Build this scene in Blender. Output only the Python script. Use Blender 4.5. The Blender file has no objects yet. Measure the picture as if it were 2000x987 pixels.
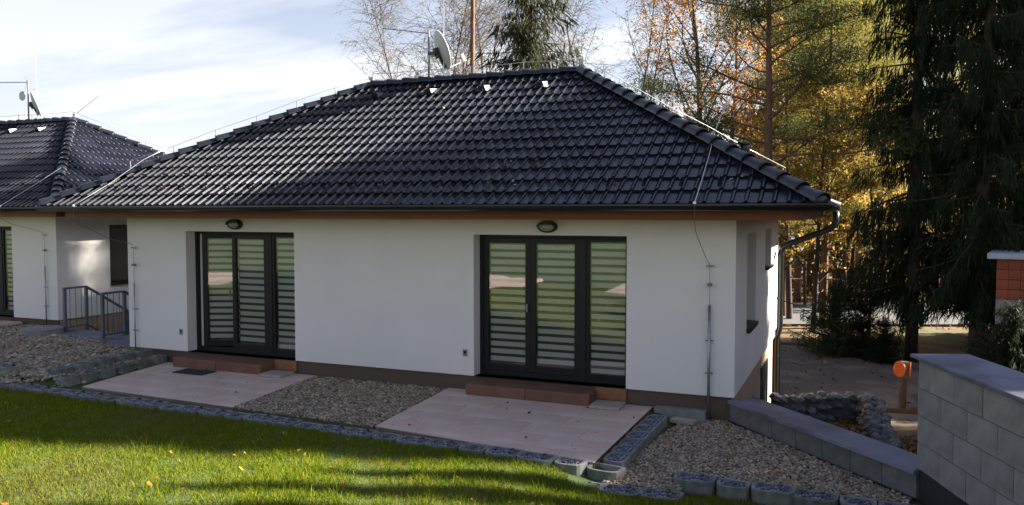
import bpy, bmesh, math, random
import numpy as np
from mathutils import Matrix, Vector
R = math.radians
rng = np.random.default_rng(11)
random.seed(11)
scene = bpy.context.scene
col = scene.collection

# ------------------------------------------------------------------ camera
CAM = Vector((1.512, -11.5, 2.779))
YAW = 22.8
cd = bpy.data.cameras.new('camera'); cam = bpy.data.objects.new('camera', cd); col.objects.link(cam)
cam.location = CAM
cam.rotation_euler = (R(90 - 2.81), 0, R(YAW))
cd.sensor_width = 36; cd.lens = 28.8
cd.clip_start = 0.05; cd.clip_end = 3000
scene.camera = cam

# ------------------------------------------------------------------ sun and sky
SUN_EL, SUN_AZ = 28.0, 60.0            # azimuth measured from +Y towards +X
w = bpy.data.worlds.new('World'); scene.world = w; w.use_nodes = True
nt = w.node_tree; N = nt.nodes; L = nt.links
for n in list(N): N.remove(n)
out = N.new('ShaderNodeOutputWorld'); bg = N.new('ShaderNodeBackground'); bg.inputs['Strength'].default_value = 0.05
sky = N.new('ShaderNodeTexSky'); sky.sky_type = 'NISHITA'; sky.sun_disc = False
sky.sun_elevation = R(SUN_EL); sky.sun_rotation = R(SUN_AZ); sky.air_density = 1.0; sky.dust_density = .7; sky.ozone_density = 1.5
tc = N.new('ShaderNodeTexCoord'); sep = N.new('ShaderNodeSeparateXYZ'); L.new(tc.outputs['Generated'], sep.inputs[0])
def mth(op, a, b=None):
    n = N.new('ShaderNodeMath'); n.operation = op
    for i, v in enumerate((a, b)):
        if v is None: continue
        if isinstance(v, (int, float)): n.inputs[i].default_value = v
        else: L.new(v, n.inputs[i])
    return n.outputs[0]
zc = mth('MAXIMUM', sep.outputs['Z'], 0.0)
den = mth('ADD', zc, 0.16)
px_ = mth('DIVIDE', sep.outputs['X'], den); py_ = mth('DIVIDE', sep.outputs['Y'], den)
cmb = N.new('ShaderNodeCombineXYZ'); L.new(px_, cmb.inputs[0]); L.new(py_, cmb.inputs[1])
mp = N.new('ShaderNodeMapping'); mp.inputs['Rotation'].default_value = (0, 0, R(-32)); mp.inputs['Scale'].default_value = (0.55, 1.9, 1); mp.inputs['Location'].default_value = (3.1, 1.7, 0)
L.new(cmb.outputs[0], mp.inputs[0])
nz = N.new('ShaderNodeTexNoise'); nz.inputs['Scale'].default_value = 0.9; nz.inputs['Detail'].default_value = 7; nz.inputs['Roughness'].default_value = 0.55; nz.inputs['Distortion'].default_value = 0.35
L.new(mp.outputs[0], nz.inputs['Vector'])
rp = N.new('ShaderNodeValToRGB'); rp.color_ramp.elements[0].position = 0.33; rp.color_ramp.elements[1].position = 0.56
L.new(nz.outputs['Fac'], rp.inputs[0])
hz = mth('MULTIPLY', zc, -5.0); hz = mth('POWER', 2.718, hz)       # thicker cloud veil near the horizon
fall = N.new('ShaderNodeMapRange'); fall.inputs[1].default_value = .12; fall.inputs[2].default_value = .55; fall.inputs[3].default_value = .92; fall.inputs[4].default_value = .15; L.new(zc, fall.inputs[0])   # the cloud bank lies low, clear blue overhead
fac = mth('MAXIMUM', mth('MULTIPLY', rp.outputs[0], fall.outputs[0]), hz); fac = mth('MINIMUM', fac, 0.95)
mx = N.new('ShaderNodeMix'); mx.data_type = 'RGBA'; L.new(fac, mx.inputs[0]); 
dim = N.new('ShaderNodeMix'); dim.data_type = 'RGBA'; dim.blend_type = 'MULTIPLY'; dim.inputs[0].default_value = 1; dim.inputs[7].default_value = (.76, .68, .72, 1); L.new(sky.outputs[0], dim.inputs[6]); L.new(dim.outputs[2], mx.inputs[6]); 
dp = N.new('ShaderNodeVectorMath'); dp.operation = 'DOT_PRODUCT'; L.new(tc.outputs['Generated'], dp.inputs[0])
dp.inputs[1].default_value = (math.sin(R(SUN_AZ)) * math.cos(R(SUN_EL)), math.cos(R(SUN_AZ)) * math.cos(R(SUN_EL)), math.sin(R(SUN_EL)))
ph = mth('MULTIPLY', mth('ADD', dp.outputs['Value'], 1.0), .5); ph = mth('POWER', ph, 2.0)      # thin cloud scatters forward: brighter towards the sun
cb = mth('ADD', mth('MULTIPLY', ph, 1.2), 4.5)
cc = N.new('ShaderNodeCombineColor'); L.new(mth('MULTIPLY', cb, .98), cc.inputs[0]); L.new(cb, cc.inputs[1]); L.new(mth('MULTIPLY', cb, 1.05), cc.inputs[2]); L.new(cc.outputs[0], mx.inputs[7])
L.new(mx.outputs[2], bg.inputs['Color']); L.new(bg.outputs[0], out.inputs[0])

sd = bpy.data.lights.new('sun', 'SUN'); so = bpy.data.objects.new('sun', sd); col.objects.link(so)
sd.energy = 5.0; sd.angle = R(1.0); sd.color = (1.0, 0.93, 0.80)
sunv = Vector((math.sin(R(SUN_AZ)) * math.cos(R(SUN_EL)), math.cos(R(SUN_AZ)) * math.cos(R(SUN_EL)), math.sin(R(SUN_EL))))
so.rotation_euler = sunv.to_track_quat('Z', 'Y').to_euler()
so.location = (0, 0, 40)
vs = scene.view_settings; vs.view_transform = 'Standard'; vs.look = 'None'; vs.exposure = 2.25; vs.gamma = 1; vs.use_curve_mapping = False
scene.cycles.max_bounces = 6; scene.cycles.transparent_max_bounces = 12; scene.cycles.caustics_reflective = False; scene.cycles.caustics_refractive = False
scene.cycles.sample_clamp_indirect = 4

# ------------------------------------------------------------------ materials
MATS = {}
def mat(name, c1, c2=None, scale=8.0, rough=0.7, bump=0.0, bscale=None, metallic=0.0, spec=0.5, rnd=0.0, tint=False, coord='Object', detail=5.0, trans=0.0, stretch=(1, 1, 1), lo=.35, hi=.65, coat=0.0, c3=None, s3=1.0):
    m = bpy.data.materials.new(name); m.use_nodes = True
    nt = m.node_tree; N = nt.nodes; L = nt.links
    p = N['Principled BSDF']; o = N['Material Output']
    p.inputs['Roughness'].default_value = rough; p.inputs['Metallic'].default_value = metallic
    p.inputs['Specular IOR Level'].default_value = spec
    if coat: p.inputs['Coat Weight'].default_value = coat; p.inputs['Coat Roughness'].default_value = 0.12
    tc = N.new('ShaderNodeTexCoord'); mp = N.new('ShaderNodeMapping'); mp.inputs['Scale'].default_value = stretch
    L.new(tc.outputs[coord], mp.inputs[0])
    def noise(s, d):
        n = N.new('ShaderNodeTexNoise'); n.inputs['Scale'].default_value = s; n.inputs['Detail'].default_value = d; L.new(mp.outputs[0], n.inputs['Vector']); return n
    def mix(f, a, b, mode='MIX'):
        x = N.new('ShaderNodeMix'); x.data_type = 'RGBA'; x.blend_type = mode
        for i, v in ((0, f), (6, a), (7, b)):
            if isinstance(v, (int, float)): x.inputs[i].default_value = v
            elif isinstance(v, tuple): x.inputs[i].default_value = (*v, 1)
            else: L.new(v, x.inputs[i])
        return x.outputs[2]
    if tint:
        a = N.new('ShaderNodeAttribute'); a.attribute_name = 'tint'; c = a.outputs['Color']
    else:
        n = noise(scale, detail); r = N.new('ShaderNodeMapRange'); r.inputs[1].default_value = lo; r.inputs[2].default_value = hi; L.new(n.outputs['Fac'], r.inputs[0])
        c = mix(r.outputs[0], c1, c2 or c1)
        if c3:
            n3 = noise(s3, 4); r3 = N.new('ShaderNodeMapRange'); r3.inputs[1].default_value = .48; r3.inputs[2].default_value = .68; L.new(n3.outputs['Fac'], r3.inputs[0])
            c = mix(r3.outputs[0], c, c3)
    if rnd:
        oi = N.new('ShaderNodeObjectInfo'); r = N.new('ShaderNodeMapRange'); r.inputs[3].default_value = 1 - rnd; r.inputs[4].default_value = 1 + rnd; L.new(oi.outputs['Random'], r.inputs[0])
        hs = N.new('ShaderNodeHueSaturation'); L.new(r.outputs[0], hs.inputs['Value']); L.new(c, hs.inputs['Color']); c = hs.outputs[0]
    L.new(c, p.inputs['Base Color'])
    if bump:
        b = noise(bscale or scale * 4, 6); bn = N.new('ShaderNodeBump'); bn.inputs['Strength'].default_value = bump; bn.inputs['Distance'].default_value = 0.01
        L.new(b.outputs['Fac'], bn.inputs['Height']); L.new(bn.outputs[0], p.inputs['Normal'])
    if trans:
        t = N.new('ShaderNodeBsdfTranslucent'); L.new(c, t.inputs[0]); ms = N.new('ShaderNodeMixShader'); ms.inputs[0].default_value = trans
        L.new(p.outputs[0], ms.inputs[1]); L.new(t.outputs[0], ms.inputs[2]); L.new(ms.outputs[0], o.inputs[0])
    MATS[name] = m
    return m
mat('render_white', (.81, .785, .765), (.765, .745, .725), 1.3, .9, .25, 160, spec=.2, lo=.3, hi=.8)
mat('plinth', (.095, .065, .046), (.15, .105, .078), 90, .8, .5, 220)
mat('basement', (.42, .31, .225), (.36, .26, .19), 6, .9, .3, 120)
mat('tile', (.011, .012, .020), (.017, .018, .028), 14, .21, .05, 60, rnd=.4, spec=.38)
mat('cap', (.012, .014, .023), (.018, .020, .030), 12, .34, .12, 50, rnd=.3)
mat('deck', (.015, .015, .017), None, 5, .8)
mat('gutter', (.014, .014, .015), (.02, .02, .02), 20, .32, spec=.5)
mat('fascia', (.22, .050, .018), (.15, .034, .013), 6, .55, .15, 60, stretch=(.3, 6, 6), coord='Generated')
mat('soffit', (.22, .07, .03), (.15, .05, .02), 6, .6)
mat('frame', (.010, .0115, .013), (.014, .0155, .017), 30, .45, spec=.3)
mat('frame_white', (.78, .78, .78), None, 5, .35)
mat('band', (.90, .905, .91), (.87, .875, .88), 8, .85)
mat('sheer', (.085, .095, .10), None, 5, .9)
mat('room', (.10, .10, .10), (.07, .07, .075), 2, .9)
mat('glass_dark', (.012, .013, .015), None, 5, .16, spec=.25)
mat('lamp_black', (.012, .012, .013), None, 5, .35)
mat('lamp_glass', (.30, .31, .32), None, 5, .2)
mat('galv', (.40, .42, .44), (.30, .32, .34), 25, .42, metallic=.75)
mat('rail_paint', (.12, .132, .165), (.09, .10, .125), 12, .5)
mat('wire', (.62, .63, .65), None, 5, .3, metallic=.6)
mat('wire_dark', (.20, .18, .15), None, 5, .5, metallic=.4)
mat('dish', (.62, .63, .64), (.55, .56, .57), 6, .5)
mat('blackplastic', (.013, .013, .013), None, 5, .5)
mat('paving', (.63, .45, .385), (.57, .41, .355), 5, .85, .3, 120, rnd=.07, c3=(.66, .54, .48), s3=1.1)
mat('paving_base', (.22, .17, .15), None, 8, .9)
mat('step', (.215, .105, .07), (.16, .078, .052), 4, .75, .25, 90)
mat('slab', (.42, .35, .31), (.36, .30, .27), 9, .85, .3, 120)
mat('orange_board', (.32, .15, .07), (.26, .115, .055), 9, .8)
mat('rubber', (.02, .021, .026), (.03, .03, .036), 80, .9, .6, 200)
mat('concrete', (.26, .255, .245), (.19, .185, .18), 6, .92, .5, 90, rnd=.16)
mat('planter', (.245, .245, .24), (.165, .165, .165), 7, .93, .6, 80, rnd=.2, c3=(.12, .135, .09), s3=3)
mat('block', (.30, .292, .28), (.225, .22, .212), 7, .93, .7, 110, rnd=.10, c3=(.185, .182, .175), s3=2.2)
mat('block_dark', (.17, .168, .162), (.12, .119, .116), 7, .9, .7, 110, rnd=.12, c3=(.10, .10, .095), s3=2.2)  # darker version of the block colour, for the low wall
mat('mortar', (.20, .20, .185), None, 9, .95)
mat('capstone', (.20, .205, .27), (.14, .145, .20), 2.4, .55, .25, 60, c3=(.10, .10, .135), s3=2.0)
mat('bitumen', (.016, .017, .021), (.024, .025, .03), 6, .6, .3, 40)
mat('soil', (.10, .07, .045), (.06, .042, .028), 5, .95, .6, 30)
mat('gravel_base', (.16, .135, .11), (.08, .07, .06), 60, .95, .8, 90)
mat('stones', None and 0 or (0, 0, 0), rough=.8, tint=True)
mat('rock', (.19, .195, .215), (.11, .112, .125), 6, .85, .8, 25, rnd=.3)
mat('lawn', (.055, .085, .016), (.035, .06, .012), 3.0, .95, .8, 40, c3=(.085, .085, .025), s3=.8)
mat('grass', (0, 0, 0), rough=1.0, tint=True, trans=.5, spec=0.0)
mat('leaf_fallen', (0, 0, 0), rough=.7, tint=True, trans=.2, spec=.2)
mat('foliage', (0, 0, 0), rough=.6, tint=True, trans=.45, spec=.25)
mat('needles', (0, 0, 0), rough=.6, tint=True, trans=.48, spec=.25)
mat('bark_birch', (.20, .17, .145), (.09, .075, .065), 9, .9, .6, 30)
mat('bark_pine', (.23, .125, .075), (.13, .075, .05), 7, .9, .9, 22, stretch=(1, 1, .4))
mat('bark_spruce', (.085, .06, .046), (.05, .037, .03), 9, .9, .9, 25, stretch=(1, 1, .4))
mat('forest_floor', (.20, .115, .04), (.085, .055, .03), 1.2, .95, .8, 9, c3=(.10, .10, .04), s3=.25)
mat('asphalt', (.13, .13, .135), (.10, .10, .105), 4, .85, .4, 80)
mat('parking', (.25, .19, .145), (.13, .10, .08), 34, .95, 1.0, 40, c3=(.32, .25, .19), s3=.8)
mat('kerb', (.22, .20, .18), (.16, .15, .14), 9, .9, .4, 60)
mat('brick_red', (.34, .095, .045), (.27, .07, .035), 7, .85, .6, 40, rnd=.12)
mat('roof_sheet', (.48, .54, .62), (.42, .48, .56), 3, .5)
mat('orange_reflector', (.75, .15, .03), (.62, .11, .02), 8, .35)
mat('post_wood', (.16, .08, .045), (.10, .05, .03), 6, .8, .5, 30, stretch=(4, 4, .5))
mat('post_cap', (.30, .30, .17), (.24, .24, .14), 9, .8)
mat('hill', (.10, .095, .075), (.07, .075, .05), .03, 1.0)
def water_mat():
    m = bpy.data.materials.new('water'); m.use_nodes = True; p = m.node_tree.nodes['Principled BSDF']
    p.inputs['Base Color'].default_value = (.03, .04, .045, 1); p.inputs['Roughness'].default_value = .12; MATS['water'] = m
water_mat()
def glass_mat():
    m = bpy.data.materials.new('glass'); m.use_nodes = True; nt = m.node_tree; N = nt.nodes; L = nt.links
    for n in list(N): N.remove(n)
    o = N.new('ShaderNodeOutputMaterial'); t = N.new('ShaderNodeBsdfTransparent'); t.inputs[0].default_value = (.96, .98, .97, 1)
    g = N.new('ShaderNodeBsdfGlossy'); g.inputs['Roughness'].default_value = .012; g.inputs['Color'].default_value = (.95, .97, 1, 1)
    f = N.new('ShaderNodeFresnel'); f.inputs['IOR'].default_value = 1.75
    a = N.new('ShaderNodeMath'); a.operation = 'MULTIPLY_ADD'; a.inputs[1].default_value = 1.0; a.inputs[2].default_value = .07; L.new(f.outputs[0], a.inputs[0])
    ms = N.new('ShaderNodeMixShader'); L.new(a.outputs[0], ms.inputs[0]); L.new(t.outputs[0], ms.inputs[1]); L.new(g.outputs[0], ms.inputs[2]); L.new(ms.outputs[0], o.inputs[0])
    # faint waviness of float glass panes
    tcn = N.new('ShaderNodeTexCoord'); n = N.new('ShaderNodeTexNoise'); n.inputs['Scale'].default_value = 1.2; L.new(tcn.outputs['Object'], n.inputs['Vector'])
    b = N.new('ShaderNodeBump'); b.inputs['Strength'].default_value = .05; b.inputs['Distance'].default_value = .05; L.new(n.outputs['Fac'], b.inputs['Height']); L.new(b.outputs[0], g.inputs['Normal'])
    MATS['glass'] = m
glass_mat()

# ------------------------------------------------------------------ mesh helpers
class MB:
    """Collects pieces (vertex arrays and face arrays) and links them as one mesh object."""
    def __init__(s): s.V = []; s.F = []; s.T = []; s.n = 0
    def add(s, V, F, tint=None):
        V = np.asarray(V, float).reshape(-1, 3); F = np.asarray(F, int)
        s.V.append(V); s.F.append(F + s.n); s.n += len(V)
        if tint is None: tint = (1, 1, 1)
        t = np.asarray(tint, float)
        s.T.append(np.tile(t, (len(V), 1)) if t.ndim == 1 else t)
        return s
    def box(s, x0, x1, y0, y1, z0, z1):
        V = [(x, y, z) for z in (z0, z1) for y in (y0, y1) for x in (x0, x1)]
        return s.add(V, [(0, 2, 3, 1), (4, 5, 7, 6), (0, 1, 5, 4), (1, 3, 7, 5), (3, 2, 6, 7), (2, 0, 4, 6)])
    def bar(s, a, b, wx, wy=None, up=(0, 0, 1)):
        a = Vector(a); b = Vector(b); d = (b - a).normalized(); u = Vector(up)
        if abs(d.dot(u)) > .98: u = Vector((0, 1, 0))
        r = d.cross(u).normalized(); q = r.cross(d); wy = wy or wx
        V = [p + r * i * wx / 2 + q * j * wy / 2 for p in (a, b) for i, j in ((-1, -1), (1, -1), (1, 1), (-1, 1))]
        return s.add([tuple(v) for v in V], [(0, 1, 2, 3), (7, 6, 5, 4), (0, 4, 5, 1), (1, 5, 6, 2), (2, 6, 7, 3), (3, 7, 4, 0)])
    def tube(s, pts, rad, k=6, tint=None, caps=True):
        P = np.asarray(pts, float); n = len(P); rad = np.broadcast_to(np.asarray(rad, float), (n,))
        T = np.gradient(P, axis=0); T /= np.linalg.norm(T, axis=1)[:, None] + 1e-9
        ref = np.array([0, 0, 1.]) if abs(T[:, 2]).mean() < .8 else np.array([1., 0, 0])
        A = np.cross(T, ref); A /= np.linalg.norm(A, axis=1)[:, None] + 1e-9; B = np.cross(T, A)
        th = np.arange(k) * 2 * np.pi / k
        V = (P[:, None] + rad[:, None, None] * (A[:, None] * np.cos(th)[None, :, None] + B[:, None] * np.sin(th)[None, :, None])).reshape(-1, 3)
        i = np.arange(n - 1)[:, None] * k; j = np.arange(k)[None]; j2 = (j + 1) % k
        F = np.stack([i + j, i + j2, i + k + j2, i + k + j], -1).reshape(-1, 4)
        s.add(V, F, tint)
        if caps:
            s.F.append(np.array([list(range(k))[::-1]]) + s.n - len(V)); s.F.append(np.array([list(range((n - 1) * k, n * k))]) + s.n - len(V))
        return s
    def lathe(s, prof, k=16, c=(0, 0, 0), axis='z'):
        V = []; 
        for r, z in prof:
            for i in range(k):
                a = 2 * math.pi * i / k; p = (r * math.cos(a), r * math.sin(a), z)
                if axis == 'y': p = (p[0], p[2], p[1])
                if axis == 'x': p = (p[2], p[0], p[1])
                V.append((p[0] + c[0], p[1] + c[1], p[2] + c[2]))
        F = [(i * k + j, i * k + (j + 1) % k, (i + 1) * k + (j + 1) % k, (i + 1) * k + j) for i in range(len(prof) - 1) for j in range(k)]
        return s.add(V, F)
    def prism(s, poly, z0, z1):
        n = len(poly); V = [(x, y, z0) for x, y in poly] + [(x, y, z1) for x, y in poly]
        s.add(V, [(i, (i + 1) % n, n + (i + 1) % n, n + i) for i in range(n)])
        s.F.append(np.array([list(range(n, 2 * n))]) + s.n - 2 * n); s.F.append(np.array([list(range(n))[::-1]]) + s.n - 2 * n)
        return s
    def mesh(s, name, material, smooth=False, tint=False):
        me = bpy.data.meshes.new(name)
        V = np.concatenate(s.V); me.vertices.add(len(V)); me.vertices.foreach_set('co', V.ravel())
        lens = np.concatenate([np.full(len(f), f.shape[1]) for f in s.F]); loops = np.concatenate([f.ravel() for f in s.F])
        me.loops.add(len(loops)); me.loops.foreach_set('vertex_index', loops)
        me.polygons.add(len(lens)); st = np.concatenate([[0], np.cumsum(lens)[:-1]])
        me.polygons.foreach_set('loop_start', st); me.polygons.foreach_set('loop_total', lens)
        me.polygons.foreach_set('use_smooth', np.full(len(lens), bool(smooth)))
        if tint:
            a = me.attributes.new('tint', 'FLOAT_COLOR', 'POINT'); T = np.concatenate(s.T); a.data.foreach_set('color', np.c_[T, np.ones(len(T))].ravel())
        me.update(calc_edges=True); me.validate()
        if material: me.materials.append(MATS[material])
        return me
    def build(s, name, material, parent=None, smooth=False, tint=False):
        return link(name, s.mesh(name, material, smooth, tint), parent)
def link(name, me, parent=None):
    o = bpy.data.objects.new(name, me); col.objects.link(o); o.parent = parent; return o
def empty(name, loc, rz=0): 
    o = bpy.data.objects.new(name, None); col.objects.link(o); o.location = loc; o.rotation_euler = (0, 0, rz); o.empty_display_size = .2; return o
def tag(o, label=None, cat=None, group=None, kind=None):
    for k, v in (('label', label), ('category', cat), ('group', group), ('kind', kind)):
        if v: o[k] = v
    return o
def bevel(o, wdt=.004, seg=2):
    m = o.modifiers.new('bevel', 'BEVEL'); m.width = wdt; m.segments = seg; m.limit_method = 'ANGLE'; return o
def copy_tree(o, parent=None):
    c = o.copy(); col.objects.link(c); c.parent = parent
    for ch in o.children: copy_tree(ch, c)
    return c
def ordinal(i): return ['first', 'second', 'third', 'fourth', 'fifth', 'sixth', 'seventh', 'eighth', 'ninth', 'tenth', 'eleventh', 'twelfth', 'thirteenth', 'fourteenth', 'fifteenth', 'sixteenth', 'seventeenth', 'eighteenth', 'nineteenth', 'twentieth', 'twenty-first', 'twenty-second', 'twenty-third', 'twenty-fourth', 'twenty-fifth', 'twenty-sixth', 'twenty-seventh', 'twenty-eighth', 'twenty-ninth', 'thirtieth', 'thirty-first', 'thirty-second', 'thirty-third', 'thirty-fourth', 'thirty-fifth', 'thirty-sixth'][i]
def spot(deg, dist, z=-1.6):
    """A ground point surveyed by bearing (degrees right of the view axis) and distance along the axis."""
    a = R(YAW); f = Vector((-math.sin(a), math.cos(a), 0)); r = Vector((math.cos(a), math.sin(a), 0))
    p = CAM + f * dist + r * dist * math.tan(R(deg)); return Vector((p.x, p.y, z))
def smoothstep(a, b, x):
    t = np.clip((np.asarray(x, float) - a) / (b - a), 0, 1); return t * t * (3 - 2 * t)
def bumps(x, y):
    return .5 * np.sin(x * .9 + 1.3 * np.sin(y * .6)) * np.sin(y * .8 + .7) + .35 * np.sin(x * 2.1 + y * 1.3 + .4)

# ================================================================== GROUND
def lawn_z(x, y):
    t = np.maximum(0, -2.85 - np.asarray(y, float)); x = np.asarray(x, float)
    base = -.035 - .17 * smoothstep(-1.9, -.6, x)
    rise = np.where(t < 9, .135 * t, 1.215 + .06 * (t - 9)); rise = np.minimum(rise, 2.3)
    lump = .018 * bumps(x * 1.3, y * 1.3) * np.clip(t * 2, 0, 1)
    return base * (1 - smoothstep(0, 4, t)) + rise + lump
def yard_z(x, y):
    x = np.asarray(x, float); y = np.asarray(y, float)
    z = np.where(y > -2.85, -.05, lawn_z(x, y))
    rightbed = smoothstep(-1.0, -.8, x) * smoothstep(-3.3, -3.0, y)
    z = z - .09 * rightbed * np.where(y > -2.85, 1, 0)
    left = smoothstep(-10.25, -10.45, x) * smoothstep(-2.6, -2.3, y)
    z = z + .14 * left
    drop = smoothstep(1.7, 4.6, y) * smoothstep(-16.3, -15.9, x) * smoothstep(-11.0, -11.4, x)
    return z - 1.55 * drop
BIG0 = Vector((2.12, -2.35, 0)); BIGD = Vector((.335, -.942, 0)).normalized()
def xb(y):
    if y >= 0: return -.12
    if y >= -2.35: return -.02 + (2.12 + .02) * (-y / 2.35)
    return 2.2 + (-2.35 - y) * .335 / .942
ys = np.concatenate([np.arange(-60, -14, 2.0), np.arange(-14, 5, .2), np.arange(5, 9.01, 1)])
us = np.concatenate([np.linspace(0, .45, 10), np.linspace(.47, 1, 110)])
V = []
for y in ys:
    x1 = xb(y); xs = -48 + us * (x1 + 48); V.append(np.c_[xs, np.full(len(us), y), yard_z(xs, np.full(len(us), y))])
nu, ny = len(us), len(ys); V = np.concatenate(V)
ii = (np.arange(ny - 1)[:, None] * nu + np.arange(nu - 1)[None]).ravel()
b = MB(); b.add(V, np.stack([ii, ii + 1, ii + nu + 1, ii + nu], -1))
edge = V[nu - 1::nu]; low = edge.copy(); low[:, 2] = -1.9
n = len(edge); b.add(np.r_[edge, low], [(i, i + n, i + n + 1, i + 1) for i in range(n - 1)])
tag(b.build('garden_ground', 'lawn', smooth=True), 'grassy raised garden ground in front of the bungalows', kind='structure')
# the lower ground out to the horizon
gx = np.concatenate([-np.geomspace(900, 30, 22), np.linspace(-28, 40, 60), np.geomspace(42, 900, 22)])
gy = np.concatenate([-np.geomspace(900, 70, 12), np.linspace(-66, 8, 20), np.linspace(9, 60, 60), np.geomspace(64, 1200, 24)])
GX, GY = np.meshgrid(gx, gy)
def low_z(x, y):
    return -1.62 + .05 * bumps(x * .3, y * .3) * smoothstep(24, 30, y) - 1.9 * smoothstep(30, 60, y)
GZ = low_z(GX, GY) + np.where(GY < 5, -2.4 * smoothstep(3, -6, GY) * (GX < 4), 0)
nx = len(gx); ii = (np.arange(len(gy) - 1)[:, None] * nx + np.arange(nx - 1)[None]).ravel()
b = MB(); b.add(np.c_[GX.ravel(), GY.ravel(), GZ.ravel()], np.stack([ii, ii + 1, ii + nx + 1, ii + nx], -1))
tag(b.build('ground', 'forest_floor', smooth=True), 'leaf-strewn lower ground under the trees', kind='structure')
b = MB(); b.box(-500, 600, 75, 520, -4.5, -3.3); tag(b.build('lake', 'water'), 'pale lake beyond the wood', kind='structure')
# road across the back, parking apron with kerb
def flat(poly, z0, z1): return MB().prism(poly, z0, z1)
tag(flat([(-26, 11.5), (30, 34), (27, 40.5), (-29, 18.5)][::-1][::-1], -1.9, -1.52).build('road', 'asphalt'), 'grey asphalt road passing behind the parking area', kind='structure')
park = [(-3.5, 5), (6.5, 4), (5.6, 10.5), (2.9, 14.3), (1.1, 16.9), (-3.5, 15.9)]
tag(flat(park, -1.9, -1.56).build('parking_area', 'parking'), 'brown gravel parking area right of the bungalow', kind='structure')
b = MB()
for (x0, y0), (x1, y1) in zip(park[2:], park[3:]): b.bar((x0, y0, -1.54), (x1, y1, -1.54), .12, .16)
bevel(tag(b.build('kerb', 'kerb'), 'low pale kerb round the far edge of the parking area', kind='structure'), .015)
b = MB(); b.bar((-2.2, 15.2, -1.555), (.15, 13.0, -1.555), .10, .05); b.bar((.15, 13.0, -1.555), (.9, 13.35, -1.555), .10, .05)
tag(b.build('edging', 'kerb'), 'thin pale edging strip in the parking gravel', kind='structure')
# far wooded hills
th = np.linspace(0, 2 * np.pi, 140); b = MB()
hh = 9 + 5 * np.sin(th * 5 + 1) + 3 * np.sin(th * 13) + 1.5 * np.sin(th * 37)
V = np.r_[np.c_[700 * np.cos(th), 700 * np.sin(th), np.full(140, -30)], np.c_[700 * np.cos(th), 700 * np.sin(th), hh], np.c_[900 * np.cos(th), 900 * np.sin(th), hh * .7]]
b.add(V, [(k * 140 + i, k * 140 + i + 1, (k + 1) * 140 + i + 1, (k + 1) * 140 + i) for k in (0, 1) for i in range(139)])
tag(b.build('hills', 'hill', smooth=True), 'low far hills along the horizon', kind='structure')

# ================================================================== GRAVEL, GRASS
ICO_V = []; 
_bm = bmesh.new(); bmesh.ops.create_icosphere(_bm, subdivisions=1, radius=1); ICO_V = np.array([v.co[:] for v in _bm.verts]); ICO_F = np.array([[v.index for v in f.verts] for f in _bm.faces]); _bm.free()
def stones(name, pts, size, colors, parent=None, label=None, material='stones'):
    n = len(pts); sz = size * np.exp(rng.normal(0, .28, n))[:, None] * np.c_[rng.uniform(.8, 1.35, n), rng.uniform(.7, 1.1, n), rng.uniform(.42, .75, n)]
    a = rng.uniform(0, 2 * np.pi, n); V = ICO_V[None] * (1 + rng.normal(0, .13, (n, len(ICO_V), 1))) * sz[:, None]
    tl = rng.normal(0, .35, n)
    V[..., 2] += V[..., 0] * tl[:, None]
    X = V[..., 0] * np.cos(a)[:, None] - V[..., 1] * np.sin(a)[:, None]; Y = V[..., 0] * np.sin(a)[:, None] + V[..., 1] * np.cos(a)[:, None]
    V = np.stack([X, Y, V[..., 2]], -1) + pts[:, None]
    F = (ICO_F[None] + (np.arange(n) * len(ICO_V))[:, None, None]).reshape(-1, 3)
    pal = np.array(colors); c = pal[rng.integers(0, len(pal), n)] * rng.uniform(.5, 1.15, (n, 1)); c = np.repeat(c, len(ICO_V), 0)
    b = MB(); b.add(V.reshape(-1, 3), F, c); o = b.build(name, material, parent, tint=True)
    if label: tag(o, label, kind='stuff')
    else: tag(o, kind='stuff')
    return o
def inpoly(P, poly):
    x, y = P[:, 0], P[:, 1]; c = np.zeros(len(P), bool); n = len(poly)
    for i in range(n):
        (x0, y0), (x1, y1) = poly[i], poly[i - 1]
        c ^= ((y0 > y) != (y1 > y)) & (x < (x1 - x0) * (y - y0) / (y1 - y0 + 1e-12) + x0)
    return c
def scatter(poly, dens):
    p = np.array(poly); lo, hi = p.min(0), p.max(0); n = int(np.prod(hi - lo) * dens)
    P = rng.uniform(lo, hi, (n, 2)); return P[inpoly(P, poly)]
PALE = [(v[0] * 1.05, v[1], v[2] * .86) for v in [(.40, .35, .29), (.30, .26, .22), (.46, .43, .39), (.22, .19, .16), (.33, .25, .17), (.15, .13, .12), (.42, .33, .25), (.36, .34, .33)]]
def gravel_bed(name, poly, zf, dens, size, label, pal=PALE):
    P = scatter(poly, dens); z = zf(P[:, 0], P[:, 1]) + rng.uniform(-.004, .016, len(P))
    base = MB(); base.prism(poly, -.4, 0); o = None
    return stones(name, np.c_[P, z], size, pal, label=label)
MIDP = [(-6.93, -.05), (-4.42, -.05), (-4.25, -2.46), (-6.66, -2.36)]
RIGHTP = [(-.66, -.12), (-.36, -.02), (-.10, -.02), (2.06, -2.44), (2.04, -2.62), (-.15, -2.62), (-.12, -3.12), (-.95, -3.15)]
LEFTP = [(-16.6, 2.0), (-15.85, 1.9), (-15.4, 1.3), (-12.2, .6), (-11.35, .75), (-11.2, -.08), (-10.3, -.08), (-10.2, -2.34), (-11.0, -2.52), (-20, -2.48), (-20, .2), (-17.0, .2)]
def sub(name, poly, z):
    b = MB(); b.prism(poly, z - .04, z); tag(b.build(name, 'gravel_base'), kind='structure')
b = MB(); b.prism(MIDP, -.06, -.025); tag(b.build('gravel_soil', 'gravel_base'), 'dark soil under the middle gravel bed', kind='structure')
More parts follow.
